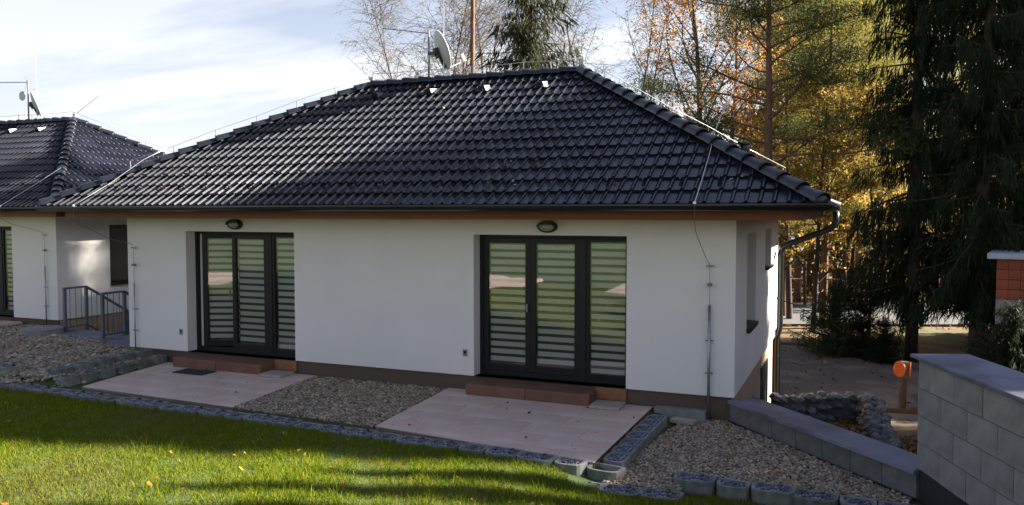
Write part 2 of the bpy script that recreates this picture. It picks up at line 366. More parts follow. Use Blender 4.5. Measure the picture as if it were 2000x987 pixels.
gravel_bed('gravel', MIDP, lambda x, y: np.full(len(x), -.018), 2300, .0165, 'pale crushed gravel between the two paved terraces')
gravel_bed('gravel', RIGHTP, lambda x, y: -.115 + .03 * bumps(x * 1.4, y * 1.4), 2600, .0165, 'pale gravel in the triangular bed by the low wall', PALE + [(.36, .20, .12), (.42, .38, .32)])
gravel_bed('gravel', LEFTP, lambda x, y: yard_z(x, y) + .015 + .02 * bumps(x * 1.4, y * 1.4), 700, .028, 'coarse pale gravel between the two bungalows')
# grass blades
POLYG = [(-15.2, -2.78), (-10.6, -2.62), (-6.5, -2.78), (-3.9, -2.98), (-1.3, -3.22), (-1.2, -3.52), (-.2, -3.5), (-.1, -2.98), (2.1, -2.98), (2.75, -3.9), (3.2, -5.2), (1.5, -7.2), (-3.5, -9.2), (-8.2, -8.6), (-13.5, -6.2)]
def blades(poly, dens):
    P = scatter(poly, dens)
    keep = rng.uniform(0, 1, len(P)) < .72 + .28 * np.clip(bumps(P[:, 0] * 2.2, P[:, 1] * 2.2) + .6, 0, 1); P = P[keep]; n = len(P)
    z = lawn_z(P[:, 0], P[:, 1]) - .004
    h = .034 * np.exp(rng.normal(0, .38, n)) * np.clip(1 + .4 * bumps(P[:, 0] * 1.7 + 3, P[:, 1] * 1.7) + .45 * bumps(P[:, 0] * 7 + 1, P[:, 1] * 7), .35, 2); wd = rng.uniform(.0022, .0045, n)
    a = rng.uniform(0, 2 * np.pi, n); l = rng.uniform(.15, 1.0, n) * h; b2 = rng.uniform(0, 2 * np.pi, n)
    B = np.c_[P, z]; side = np.c_[np.cos(a), np.sin(a), 0 * a] * wd[:, None]; lean = np.c_[np.cos(b2), np.sin(b2), 0 * a] * l[:, None]
    up = np.c_[0 * h, 0 * h, h]
    V = np.stack([B - side, B + side, B + lean * .35 + up * .62 + side * .8, B + lean * .35 + up * .62 - side * .8, B + lean + up], 1)
    pal = np.array([(.14, .20, .012), (.11, .17, .010), (.18, .225, .015), (.25, .25, .022), (.16, .18, .014), (.34, .29, .06)])
    wt = [.25, .22, .2, .17, .10, .06]; c = pal[rng.choice(6, n, p=wt)] * rng.uniform(.8, 1.2, (n, 1))
    dry = np.clip(bumps(P[:, 0] * .8 + 5, P[:, 1] * .9) - .15, 0, .6)[:, None]; c = c * (1 - dry) + np.array([(.17, .155, .04)]) * dry
    i = np.arange(n) * 5
    m = MB(); m.V.append(V.reshape(-1, 3)); m.T.append(np.repeat(c, 5, 0)); m.n = 5 * n
    m.F.append(np.stack([i, i + 1, i + 2, i + 3], -1)); m.F.append(np.stack([i + 3, i + 2, i + 4], -1)); return m
o = blades(POLYG, 4100).build('lawn_grass', 'grass', tint=True); tag(o, 'short green lawn grass on the slope before the terraces', 'grass', kind='stuff')
def leaf_quads(C, size, pal, flat=0.0, asp=.65, wts=None, updir=None):
    """n leaf quads, freely turned (flat=0) or lying nearly level (flat=1)."""
    n = len(C); A = rng.normal(0, 1, (n, 3)); A[:, 2] *= (1 - flat * .85); A /= np.linalg.norm(A, axis=1)[:, None]
    if updir is not None: A = A * .45 + np.asarray(updir) * 1.0; A /= np.linalg.norm(A, axis=1)[:, None]
    Bv = rng.normal(0, 1, (n, 3)); Bv[:, 2] *= (1 - flat * .85); Bv -= A * (A * Bv).sum(1)[:, None]; Bv /= np.linalg.norm(Bv, axis=1)[:, None] + 1e-9
    s = (size * np.exp(rng.normal(0, .25, n)))[:, None]
    V = np.stack([C - A * s, C + Bv * s * asp * .9 - A * s * .1, C + A * s, C - Bv * s * asp * .9 - A * s * .1], 1)
    pal = np.array(pal); c = pal[rng.choice(len(pal), n, p=wts)] * rng.uniform(.75, 1.25, (n, 1))
    i = np.arange(n) * 4; return V.reshape(-1, 3), np.stack([i, i + 1, i + 2, i + 3], -1), np.repeat(c, 4, 0)
LPAL = [(.42, .20, .04), (.30, .12, .03), (.50, .32, .08), (.22, .11, .04), (.45, .16, .03)]
P = scatter(POLYG, 3.2); b = MB(); b.add(*leaf_quads(np.c_[P, lawn_z(P[:, 0], P[:, 1]) + .035], .028, LPAL, .6))
tag(b.build('fallen_leaves', 'leaf_fallen', tint=True), 'scattered brown and yellow birch leaves on the lawn', 'leaves', kind='stuff')
T1P = [(-10.25, -.02), (-6.93, -.02), (-6.66, -2.36), (-9.85, -2.2)]; T2P = [(-4.40, -.02), (-1.13, -.02), (-1.13, -2.86), (-4.22, -2.46)]
P = np.r_[scatter(T1P, 2.2), scatter(T2P, 3.0)]; b = MB(); b.add(*leaf_quads(np.c_[P, np.full(len(P), .012)], .022, [(.12, .06, .03), (.20, .10, .04), (.07, .045, .03)], .9))
tag(b.build('fallen_leaves', 'leaf_fallen', tint=True), 'few small brown leaves lying on the pink terraces', 'leaves', kind='stuff')

# ================================================================== TERRACES
def terrace(name, poly, label, sx, sy, seed):
    t = empty(name, (0, 0, 0)); tag(t, label, 'terrace', 'paved terraces at the patio doors')
    MB().prism(poly, -.16, -.012).build('bed', 'paving_base', t)
    rr = random.Random(seed); p = np.array(poly); x0, y0 = p.min(0); x1, y1 = p.max(0)
    hip = [(Vector((*poly[i], 0)), Vector((*poly[(i + 1) % 4], 0))) for i in range(4)]
    cen = Vector((*p.mean(0), 0)); y = y1; row = 0
    while y > y0:
        x = x0 - (row % 2) * sx * .5
        while x < x1:
            bm = bmesh.new(); g = .0022
            vs_ = [bm.verts.new(v) for v in ((x + g, y - sy + g, 0), (x + sx - g, y - sy + g, 0), (x + sx - g, y - g, 0), (x + g, y - g, 0))]; bm.faces.new(vs_)
            for a_, b_ in hip:
                nrm = Vector((b_.y - a_.y, a_.x - b_.x, 0)); 
                if nrm.dot(cen - a_) > 0: nrm = -nrm
                bmesh.ops.bisect_plane(bm, geom=bm.verts[:] + bm.edges[:] + bm.faces[:], plane_co=a_, plane_no=nrm, clear_outer=True)
            if bm.faces and sum(f.calc_area() for f in bm.faces) > .004:
                bm.faces.ensure_lookup_table(); f = bm.faces[0]; q = [v.co.copy() for v in f.verts]; c = sum(q, Vector()) / len(q); bm.free()
                h = rr.uniform(-.0015, .0015); m = MB(); m.prism([(v.x - c.x, v.y - c.y) for v in q], -.03, 0)
                o = m.build('slab', 'paving', t); o.location = (c.x, c.y, h)
            else: bm.free()
            x += sx
        y -= sy; row += 1
    return t
terrace('terrace', T1P, 'pinkish paved terrace before the left patio door, with the dark mat', .8, .5, 1)
terrace('terrace', T2P, 'pinkish paved terrace before the right patio door, nearest the camera', .8, .5, 2)
NBT = [(-20.9, 2.05), (-17.0, 2.05), (-17.0, .1), (-20.9, .1)]
o = MB().prism(NBT, -.1, .14).build('terrace', 'paving'); tag(o, 'pale terrace at the neighbouring bungalow on the far left', 'terrace', 'paved terraces at the patio doors')

# ================================================================== BUNGALOWS
TILE_W, TILE_E = .34, .3465
def tile_mesh(tag_=''):
    prof = []
    for k in range(2):
        x = k * .17
        prof += [(x, 0), (x + .080, 0), (x + .092, .006), (x + .110, .021), (x + .126, .031), (x + .1375, .033), (x + .1395, .030), (x + .1490, .003), (x + .1510, 0)]
    prof.append((.339, 0))
    n = len(prof); L_ = .395
    V = [(x, 0, z + .040) for x, z in prof] + [(x, L_ * .5, z + .027) for x, z in prof] + [(x, L_, z + .006) for x, z in prof] + [(x, .002, z + .012) for x, z in prof]
    F = [(i, i + 1, n + i + 1, n + i) for i in range(n - 1)] + [(n + i, n + i + 1, 2 * n + i + 1, 2 * n + i) for i in range(n - 1)]
    G = [(3 * n + i, 3 * n + i + 1, i + 1, i) for i in range(n - 1)]
    # separate front lip vertices keep its edge crisp
    V2 = V[:3 * n] + V[:n] + V[3 * n:]
    F2 = F + [(4 * n + i, 4 * n + i + 1, 3 * n + i + 1, 3 * n + i) for i in range(n - 1)]
    return np.array(V2), np.array(F2)
TV, TF = tile_mesh()
_b = MB(); _b.add(TV, TF); TILE = _b.mesh('roof_tile', 'tile', smooth=True)
def cap_mesh():
    k = 9; th = np.linspace(-.12, math.pi + .12, k); V = []
    for y, r in ((0, .128), (.02, .130), (.055, .122), (.40, .098)):
        V += [(r * math.cos(t), y, r * .82 * math.sin(t)) for t in th]
    V += [(.108 * math.cos(t), 0, .108 * .82 * math.sin(t)) for t in th]
    F = [(j * k + i, j * k + i + 1, (j + 1) * k + i + 1, (j + 1) * k + i) for j in range(3) for i in range(k - 1)]
    F += [(4 * k + i, 4 * k + i + 1, i + 1, i) for i in range(k - 1)]
    b = MB(); b.add(V, F); return b.mesh('ridge_cap', 'cap', smooth=True)
CAPM = cap_mesh()
def frame_mat(o_, ex, ey, ez): return Matrix(((ex.x, ey.x, ez.x, o_.x), (ex.y, ey.y, ez.y, o_.y), (ex.z, ey.z, ez.z, o_.z), (0, 0, 0, 1)))
EAVE, RZ = 2.88, 5.40
def wall_grid(m, u0, u1, v0, v1, openings, depth, fn):
    """A wall face with recessed openings; fn(u, v, d) gives the point d behind the face."""
    us_ = sorted({u0, u1, *[q for o in openings for q in o[:2]]}); vs_ = sorted({v0, v1, *[q for o in openings for q in o[2:]]})
    for a, b_ in zip(us_, us_[1:]):
        for c, d in zip(vs_, vs_[1:]):
            if any(o[0] <= a and b_ <= o[1] and o[2] <= c and d <= o[3] for o in openings): continue
            m.add([fn(a, c, 0), fn(b_, c, 0), fn(b_, d, 0), fn(a, d, 0)], [(0, 1, 2, 3)])
    for a, b_, c, d in openings:
        q = [(a, c), (b_, c), (b_, d), (a, d)]
        for i in range(4):
            (p0, p1), (r0, r1) = q[i], q[(i + 1) % 4]
            m.add([fn(p0, p1, 0), fn(r0, r1, 0), fn(r0, r1, depth), fn(p0, p1, depth)], [(0, 1, 2, 3)])
BAND = {}
def pane_unit(door, x0, x1, z0, z1, y, fr, parent_mat=None, blind=True, fill=0):
    """A glazed leaf: dark frame, glass pane and the bands of its day-and-night blind, as sub-parts of the door."""
    b = MB()
    b.box(x0, x0 + fr, y, y + .07, z0, z1); b.box(x1 - fr, x1, y, y + .07, z0, z1)
    b.box(x0 + fr, x1 - fr, y, y + .07, z0, z0 + fr * 1.25); b.box(x0 + fr, x1 - fr, y, y + .07, z1 - fr, z1)
    objs = [bevel(b.build('leaf_frame', 'frame', door), .006)]
    px0, px1, pz0, pz1 = x0 + fr, x1 - fr, z0 + fr * 1.25, z1 - fr
    objs.append(MB().add([(px0, y + .03, pz0), (px1, y + .03, pz0), (px1, y + .03, pz1), (px0, y + .03, pz1)], [(0, 1, 2, 3)]).build('pane', 'glass', door))
    objs.append(MB().box(px0 - .02, px1 + .02, y + .10, y + .103, pz0 - .04, pz1 + .02).build('blind_sheer', 'sheer', door))
    pitch = .118; key = round(px1 - px0, 3)
    if key not in BAND: BAND[key] = MB().box(-(px1 - px0) / 2 + .008, (px1 - px0) / 2 - .008, 0, .0025, 0, .074).mesh('blind_band', 'band')
    z = pz1 - .10
    while z > pz0 - .03:
        o = link('blind_band', BAND[key], door); o.location = ((px0 + px1) / 2, y + .085, z); objs.append(o); z -= pitch
    return objs
def bungalow(ox, oy, label, full):
    """The origin is the right front wall corner; the front faces -Y."""
    H = empty('bungalow', (ox, oy, 0)); tag(H, label, 'house', 'black-roofed white bungalows')
    LW, DP = 11.24, 6.5; z0, z1 = .22, 2.78
    d1, d2 = (-9.80, -7.38, .22, 2.435), (-3.97, -1.53, .22, 2.435)
    m = MB(); doors = [d1, d2]
    wall_grid(m, -LW, 0, z0, z1, doors, .30, lambda u, v, d: (u, d, v))
    sidewins = [(1.28, 2.46, .98, 2.46), (3.92, 5.08, 1.77, 2.47)] if full else [(1.50, 2.55, .97, 2.46)]
    wall_grid(m, 0, DP, z0, z1, sidewins, .24, lambda u, v, d: (-d, u, v))
    wall_grid(m, -LW, 0, z0, z1, [], 0, lambda u, v, d: (u, DP, v)); wall_grid(m, 0, DP, z0, z1, [], 0, lambda u, v, d: (-LW, u, v))
    m.add([(-LW, 0, z0), (0, 0, z0), (0, DP, z0), (-LW, DP, z0)], [(3, 2, 1, 0)])
    m.build('wall', 'render_white', H)
    b = MB(); i = .055; b.add([(-LW + i, i, -1.9), (-i, i, -1.9), (-i, DP - i, -1.9), (-LW + i, DP - i, -1.9), (-LW + i, i, z0), (-i, i, z0), (-i, DP - i, z0), (-LW + i, DP - i, z0)], [(0, 1, 5, 4), (1, 2, 6, 5), (2, 3, 7, 6), (3, 0, 4, 7)])
    b.build('plinth', 'plinth', H)
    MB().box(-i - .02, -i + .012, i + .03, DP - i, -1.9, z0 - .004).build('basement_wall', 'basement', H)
    # rooms behind the glass
    for a, c, e, f in doors:
        b = MB(); x0, x1 = a - .35, min(c + .5, -.35)
        b.add([(x0, .36, e - .02), (x1, .36, e - .02), (x1, 3.6, e - .02), (x0, 3.6, e - .02), (x0, .36, 2.6), (x1, .36, 2.6), (x1, 3.6, 2.6), (x0, 3.6, 2.6)], [(0, 1, 2, 3), (4, 7, 6, 5), (1, 5, 6, 2), (2, 6, 7, 3), (3, 7, 4, 0)])
        b.build('room', 'room', H)
    # patio doors
    FY = .235
    for di, (a, c, e, f) in enumerate(doors):
        D = empty('patio_door', (0, 0, 0)); D.parent = H
        D['label'] = 'patio door with its left leaf standing ajar' if (di == 0 and full) else 'closed patio door of three panes'
        b = MB(); b.box(a, a + .055, FY - .01, FY + .10, e, f); b.box(c - .03, c, FY - .01, FY + .10, e, f); b.box(a + .055, c - .03, FY - .01, FY + .10, f - .05, f); b.box(a + .055, c - .03, FY - .01, FY + .10, e, e + .07)
        xm = a + .055 + .80; xn = xm + .80
        b.box(xn, xn + .10, FY - .012, FY + .10, e + .07, f - .05)
        bevel(b.build('frame', 'frame', D), .005)
        zz0, zz1 = e + .07, f - .05
        if di == 0 and full:
            objs = pane_unit(D, 0, .80, zz0, zz1, 0, .085)
            M_ = Matrix.Translation((a + .13, FY + .03, 0)) @ Matrix.Rotation(R(24), 4, 'Z')
            for o in objs:
                o.matrix_local = M_ @ Matrix.Translation(o.location)
            b = MB(); b.box(a + .057, a + .082, FY + .06, FY + .075, zz0, zz1); b.box(a + .092, a + .115, FY + .06, FY + .075, zz0, zz1); b.build('inner_edge', 'frame_white', D)
        else: pane_unit(D, a + .055, xm, zz0, zz1, FY, .085)
        pane_unit(D, xm, xn, zz0, zz1, FY + .001, .085)
        pane_unit(D, xn + .10, c - .03, zz0, zz1, FY + .001, .05)
        b = MB(); b.box(xm - .05, xm - .035, FY - .04, FY, 1.24, 1.36); b.build('handle', 'galv', D)
        MB().box(a + .02, c - .02, FY - .06, FY + .05, e - .03, e + .002).build('threshold', 'frame', D)
    # side windows
    for (a, c, e, f) in sidewins:
        Wn = empty('window', (0, 0, 0)); Wn.parent = H; rx = -.20 if full else -.07
        b = MB(); b.box(rx - .06, rx, a, a + .06, e, f); b.box(rx - .06, rx, c - .06, c, e, f); b.box(rx - .06, rx, a + .06, c - .06, e, e + .06); b.box(rx - .06, rx, a + .06, c - .06, f - .06, f); b.build('frame', 'frame', Wn)
        MB().add([(rx - .03, a + .06, e + .06), (rx - .03, c - .06, e + .06), (rx - .03, c - .06, f - .06), (rx - .03, a + .06, f - .06)], [(0, 1, 2, 3)]).build('pane', 'glass' if full else 'glass_dark', Wn)
        MB().box(-.9, rx - .5, a - .2, c + .2, e - .1, 2.6).build('interior', 'room', Wn)
        b = MB(); b.add([(rx, a + .003, e + .03), (.055, a + .003, e + .012), (.055, c - .003, e + .012), (rx, c - .003, e + .03), (rx, a + .003, e + .004), (.055, a + .003, e - .04), (.055, c - .003, e - .04), (rx, c - .003, e + .004)], [(0, 1, 2, 3), (0, 4, 5, 1), (1, 5, 6, 2), (2, 6, 7, 3), (7, 6, 5, 4)]); b.build('sill', 'frame', Wn)
    # basement opening low on the side wall
    if full:
        Wn = empty('basement_window', (0, 0, 0)); Wn.parent = H
        MB().box(-.075, -.040, 3.9, 4.9, -1.2, -.12).build('pane', 'frame', Wn)
        b = MB(); b.box(-.055, -.02, 3.82, 3.9, -1.25, -.04); b.box(-.055, -.02, 4.9, 4.98, -1.25, -.04); b.box(-.055, -.02, 3.9, 4.9, -.12, -.04); b.build('frame', 'lamp_black', Wn)
        b = MB(); b.lathe([(.0, .03), (.05, .03), (.075, .015), (.075, 0)], 14, (-.043, 2.6, -.27), 'x'); b.build('vent_cap', 'galv', H)
        MB().box(-.05, .012, DP - .16, DP + .012, -1.7, .2).build('corner_trim', 'render_white', H)
    for xs_ in ((-4.12, -9.95) if full else ()):
        b = MB(); b.box(xs_ - .04, xs_ + .04, -.012, .002, .52, .63); ob = bevel(b.build('outlet', 'galv', H), .004)
        MB().box(xs_ - .022, xs_ + .022, -.016, -.011, .56, .605).build('outlet_lid', 'frame', ob)
    if full:
        for a, c, e, f in doors: MB().box(c - .46, c + .0, .02, .05, .03, .215).build('threshold_board', 'orange_board', H)
    # ---- roof
    RF = empty('roof', (0, 0, 0)); RF.parent = H
    E = [Vector((1.1, -.9, EAVE)), Vector((1.1, DP + .9, EAVE)), Vector((-LW - 1.06, DP + .9, EAVE)), Vector((-LW - 1.06, -.9, EAVE))]
    yr = DP / 2; Rr = Vector((-3.32, yr, RZ)); Rl = Vector((-7.84, yr, RZ))
    dk = Vector((0, 0, -.012)); b = MB(); b.add([tuple(v + dk) for v in (*E, Rr, Rl)], [(3, 0, 4, 5)]); b.F.append(np.array([[0, 1, 4]])); b.F.append(np.array([[1, 2, 5, 4]])); b.F.append(np.array([[2, 3, 5]])); b.F.append(np.array([[3, 2, 1, 0]])); b.build('underlay', 'deck', RF)
    slopes = {'front': (E[3], E[0], Rr, Rl), 'right': (E[0], E[1], Rr, Rr), 'back': (E[1], E[2], Rl, Rr), 'left': (E[2], E[3], Rl, Rl)}
    single = []; rest = MB(); tiles = []
    camL = CAM - Vector((ox, oy, 0))
    for nm, (p0, p1, q1, q0) in slopes.items():
        ex = (p1 - p0).normalized(); up = ((q1 + q0) / 2 - p0); ey = (up - ex * up.dot(ex)); SL = ey.length; ey.normalize(); ez = ex.cross(ey)
        LN = (p1 - p0).length; rows = round(SL / TILE_E); ex_ = SL / rows; ncol = int(LN / TILE_W) + 2; vis = nm in ('front', 'right')
        cuts = []
        for a_, b_, inside in ((p0, q0, 1), (p1, q1, -1)):
            nrm = (b_ - a_).cross(Vector((0, 0, 1))).normalized()
            if nrm.dot((p0 + p1 + q0 + q1) / 4 - a_) > 0: nrm = -nrm
            cuts.append((a_, nrm))
        for r in range(rows):
            off = (r % 2) * TILE_W * .0
            for c in range(-1, ncol):
                org = p0 + ex * (c * TILE_W + off) + ey * (r * ex_ - .03); sag = random.uniform(-.0025, .0025)
                M_ = frame_mat(org + ez * sag, ex, ey, ez)
                cr = [M_ @ Vector((u, v, 0)) for u in (0, TILE_W) for v in (0, .395)]
                dmin = [max((q - a_).dot(n_) for q in cr) for a_, n_ in cuts]; dlow = [min((q - a_).dot(n_) for q in cr) for a_, n_ in cuts]
                if any(d > -.01 for d in dlow): continue
                cut = any(d > .0 for d in dmin)
                tiles.append((((M_ @ Vector((.17, .2, .02))) - camL).length if vis else 1e9, M_, cut, cuts, nm))
    tiles.sort(key=lambda t: t[0])
    for k, (d, M_, cut, cuts, nm) in enumerate(tiles):
        if k < 300 and d < 1e8:
            if not cut: o = link('tile', TILE, RF); o.matrix_local = M_; continue
        if not cut and nm in ('back', 'left') and k >= 300 and not full: pass
        A_ = np.array(M_); Vw = TV @ A_[:3, :3].T + A_[:3, 3]
        if not cut: rest.add(Vw, TF); continue
        bm = bmesh.new(); vv = [bm.verts.new(v) for v in Vw]
        for f_ in TF:
            fc = bm.faces.new([vv[i_] for i_ in f_]); fc.smooth = True
        for a_, n_ in cuts: bmesh.ops.bisect_plane(bm, geom=bm.verts[:] + bm.edges[:] + bm.faces[:], plane_co=a_, plane_no=n_, clear_outer=True)
        if not bm.faces: bm.free(); continue
        if k < 300 and d < 1e8:
            me = bpy.data.meshes.new('roof_tile_cut'); bm.to_mesh(me); me.materials.append(MATS['tile']); link('tile', me, RF)
        else:
            bm.verts.index_update(); Vb = np.array([v.co[:] for v in bm.verts])
            byk = {}
            for f_ in bm.faces: byk.setdefault(len(f_.verts), []).append([v.index for v in f_.verts])
            base = rest.n; rest.V.append(Vb); rest.T.append(np.ones((len(Vb), 3))); rest.n += len(Vb)
            for fl in byk.values(): rest.F.append(np.array(fl) + base)
        bm.free()
    o = rest.build('tile_field', 'tile', RF, smooth=True); o['kind'] = 'stuff'
    # hip and ridge caps
    def caps(a_, b_, lift):
        d = (b_ - a_); Ld = d.length; d.normalize(); sx = d.cross(Vector((0, 0, 1))).normalized(); sz = sx.cross(d); nn = int(round(Ld / .37)); st = Ld / nn
        for k in range(nn):
            o = link('ridge_cap', CAPM, RF); o.matrix_local = frame_mat(a_ + d * (k * st) + sz * (lift + random.uniform(-.004, .004)), sx, d, sz) @ Matrix.Rotation(-.045, 4, 'X')
    caps(E[0] + Vector((.02, -.02, 0)), Rr, .045); caps(E[3] + Vector((-.02, -.02, 0)), Rl, .045); caps(E[1], Rr, .045); caps(E[2], Rl, .045); caps(Rl, Rr, .03)
    # closed half-dome ends at the eave corners
    for e_, rr_ in ((E[0], Rr), (E[3], Rl)):
        d = (rr_ - e_).normalized(); bm = bmesh.new(); bmesh.ops.create_uvsphere(bm, u_segments=12, v_segments=8, radius=.118)
        for f_ in bm.faces: f_.smooth = True
        me = bpy.data.meshes.new('hip_end'); bm.to_mesh(me); bm.free(); me.materials.append(MATS['cap']); o = link('hip_end', me, RF); o.location = e_ + d * .03 + Vector((0, 0, .035)); o.scale = (1, 1, .8)
    # vent tiles
    exf = Vector((1, 0, 0)); sl = (RZ - EAVE) / (yr + .9); eyf = Vector((0, 1, sl)).normalized(); ezf = exf.cross(eyf)
    vm = MB(); vm.add([(-.10, -.02, .03), (.10, -.02, .03), (.10, .30, .03), (-.10, .30, .03), (-.075, .0, .155), (.075, .0, .155), (0, .27, .06)], [(0, 1, 5, 4)]); vm.F.append(np.array([[1, 2, 5], [3, 0, 4], [2, 6, 5], [4, 6, 3], [4, 5, 6], [2, 3, 6]])); VM = vm.mesh('vent_tile', 'cap'); VM.materials.append(MATS['galv']); VM.polygons[1].material_index = 1  # right face alone gets pale metal: the sun's glint put into its material
    for xv in (-7.41, -6.2, -5.05, -3.88) if full else (-7.6, -6.4, -5.2, -4.0):
        o = link('vent_tile', VM, RF); yv = 2.68; o.matrix_local = frame_mat(Vector((xv, yv, EAVE + sl * (yv + .9))), exf, eyf, ezf) @ Matrix.Scale(.82, 4)
    # snow guards
    gm = MB(); gm.bar((0, .22, .032), (0, 0, .05), .028, .006); gm.bar((0, 0, .05), (0, -.03, .105), .03, .006); gm.bar((0, -.03, .105), (0, .05, .06), .02, .005); GM = gm.mesh('snow_guard', 'gutter')
    for yv, s_, x_ in ((-.43, .51, 0), (.13, .51, .255)):
        x = -10.9 + x_
        while x < -.1:
            hipx = -LW - 1.06 + (yv + .9) * 1.07
            if x > hipx + .4: o = link('snow_guard', GM, RF); o.matrix_local = frame_mat(Vector((x, yv, EAVE + sl * (yv + .9))), exf, eyf, ezf)
            x += s_
    # fallen leaves caught on the tiles
    if full:
        nL = 60; xl = rng.uniform(-10, .2, nL); yl = np.where(rng.uniform(0, 1, nL) < .6, rng.choice([-.46, .10], nL) + rng.normal(0, .04, nL), rng.uniform(-.8, 2.2, nL)); ok = (xl > -LW - 1.06 + (yl + .9) * 1.1 + .4) & (xl < 1.0 - (yl + .9) * 1.1)
        xl, yl = xl[ok], yl[ok]; lb = MB(); lb.add(*leaf_quads(np.c_[xl, yl, EAVE + sl * (yl + .9) + .062], .026, [(.30, .17, .08), (.38, .30, .20), (.22, .10, .04), (.42, .38, .32)], .5))
        o = lb.build('leaf_litter', 'leaf_fallen', RF, tint=True); o['kind'] = 'stuff'
    # gutter ring, fascia, soffit
    prof = [(.0, .0), (.005, -.035), (.03, -.07), (.065, -.085), (.10, -.07), (.128, -.035), (.135, .0), (.128, .008), (.12, .0), (.10, -.05), (.065, -.07), (.03, -.055), (.012, 0)]
    b = MB(); sg = [(1, -1), (1, 1), (-1, 1), (-1, -1)]; k = len(prof); V = []
    for e_, (sx, sy) in zip(E, sg): V += [(e_.x + sx * (o_ - .02), e_.y + sy * (o_ - .02), EAVE - .0 + z_) for o_, z_ in prof]
    b.add(V, [(c * k + i, ((c + 1) % 4) * k + i, ((c + 1) % 4) * k + (i + 1) % k, c * k + (i + 1) % k) for c in range(4) for i in range(k)])
    b.build('gutter', 'gutter', H, smooth=True)
    fx0, fx1, fy0, fy1 = -LW - .82, .86, -.66, DP + .66
    b = MB(); b.box(fx0, fx1, fy0, fy0 + .03, 2.675, EAVE + .06); b.box(fx0, fx1, fy1 - .03, fy1, 2.675, EAVE + .06); b.box(fx1 - .03, fx1, fy0 + .03, fy1 - .03, 2.675, EAVE + .06); b.box(fx0, fx0 + .03, fy0 + .03, fy1 - .03, 2.675, EAVE + .06)
    b.build('fascia', 'fascia', H)
    MB().box(fx0 + .03, fx1 - .03, fy0 + .03, fy1 - .03, 2.70, 2.72).build('soffit', 'soffit', H)
    # flue on the right slope
    if full:
        b = MB(); b.lathe([(.075, -.5), (.075, .16), (.10, .18), (.10, .20), (.07, .21), (.07, .26), (.125, .28), (.125, .31), (.0, .33)], 14, (-.40, 4.0, 3.74)); b.build('flue', 'gutter', RF)
        # downpipe at the far right corner
        b = MB(); P = [(1.13, 6.2, 2.80), (1.13, 6.2, 2.62), (1.08, 6.2, 2.50), (.92, 6.2, 2.40), (.22, 6.2, 2.12), (.12, 6.2, 2.06), (.085, 6.2, 1.95), (.085, 6.2, .42), (.07, 6.2, .34), (-.03, 6.2, .20), (-.045, 6.2, .12)]
        P = P[:-2] + [(.03, 6.2, .22), (.012, 6.2, .12), (.012, 6.2, -1.65)]
        b.tube(P, .062, 12); dp = b.build('downpipe', 'gutter', H, smooth=True)
        for z_ in (1.9, 1.0, -.2, -1.0):
            b = MB(); xx = .085 if z_ > .3 else .012; b.lathe([(.068, -.02), (.072, -.02), (.072, .02), (.068, .02)], 12, (xx, 6.2, z_)); b.build('pipe_clip', 'gutter', dp)
    return H
house = bungalow(0, 0, 'white bungalow in the middle with black tiled hip roof and two patio doors', True)
nb = bungalow(-15.9, 2.15, 'neighbouring white bungalow at far left with the same black tiled roof', False)

# ------------------------------------------------------------------ wall lamps
def wall_lamp(x, z, label):
    t = empty('wall_lamp', (x, 0, z)); tag(t, label, 'lamp', 'oval bulkhead lamps above the patio doors')
    b = MB(); k = 22; rings = [(1, 0), (1, -.045), (.92, -.075), (.80, -.085), (.74, -.07)]; V = []
    for s, y in rings: V += [(.155 * s * math.cos(a), y, .092 * s * math.sin(a)) for a in np.arange(k) * 2 * np.pi / k]
    b.add(V, [(j * k + i, (j + 1) * k + i, (j + 1) * k + (i + 1) % k, j * k + (i + 1) % k) for j in range(4) for i in range(k)]); b.build('housing', 'lamp_black', t, smooth=True)
    b = MB(); V = [(0, -.092, 0)]
    for s, y in ((.4, -.09), (.76, -.07)): V += [(.155 * s * math.cos(a), y, .092 * s * math.sin(a)) for a in np.arange(k) * 2 * np.pi / k]
    b.add(V, [(1 + i, 1 + k + i, 1 + k + (i + 1) % k, 1 + (i + 1) % k) for i in range(k)]); b.F.append(np.array([[0, 1 + i, 1 + (i + 1) % k] for i in range(k)])); b.build('lens', 'lamp_glass', t, smooth=True)
    b = MB(); V = []
    for y, s in ((-.06, 1.0), (-.115, .92)): V += [(.155 * s * math.cos(a), y, .092 * s * math.sin(a)) for a in np.linspace(-.1, math.pi + .1, 16)]
    b.add(V, [(i, i + 1, 17 + i, 16 + i) for i in range(15)])
    n = b.n; b.add([(.155 * .92 * math.cos(a), -.115, .092 * .92 * math.sin(a)) for a in np.linspace(-.1, math.pi + .1, 16)] + [(.11 * math.cos(a), -.105, .02 + .012 * math.sin(a)) for a in np.linspace(-.1, math.pi + .1, 16)], [(i, i + 1, 17 + i, 16 + i) for i in range(15)])
    b.build('hood', 'lamp_black', t, smooth=True)
wall_lamp(-2.74, 2.565, 'black oval bulkhead lamp above the right patio door')
wall_lamp(-8.63, 2.565, 'black oval bulkhead lamp above the left patio door')

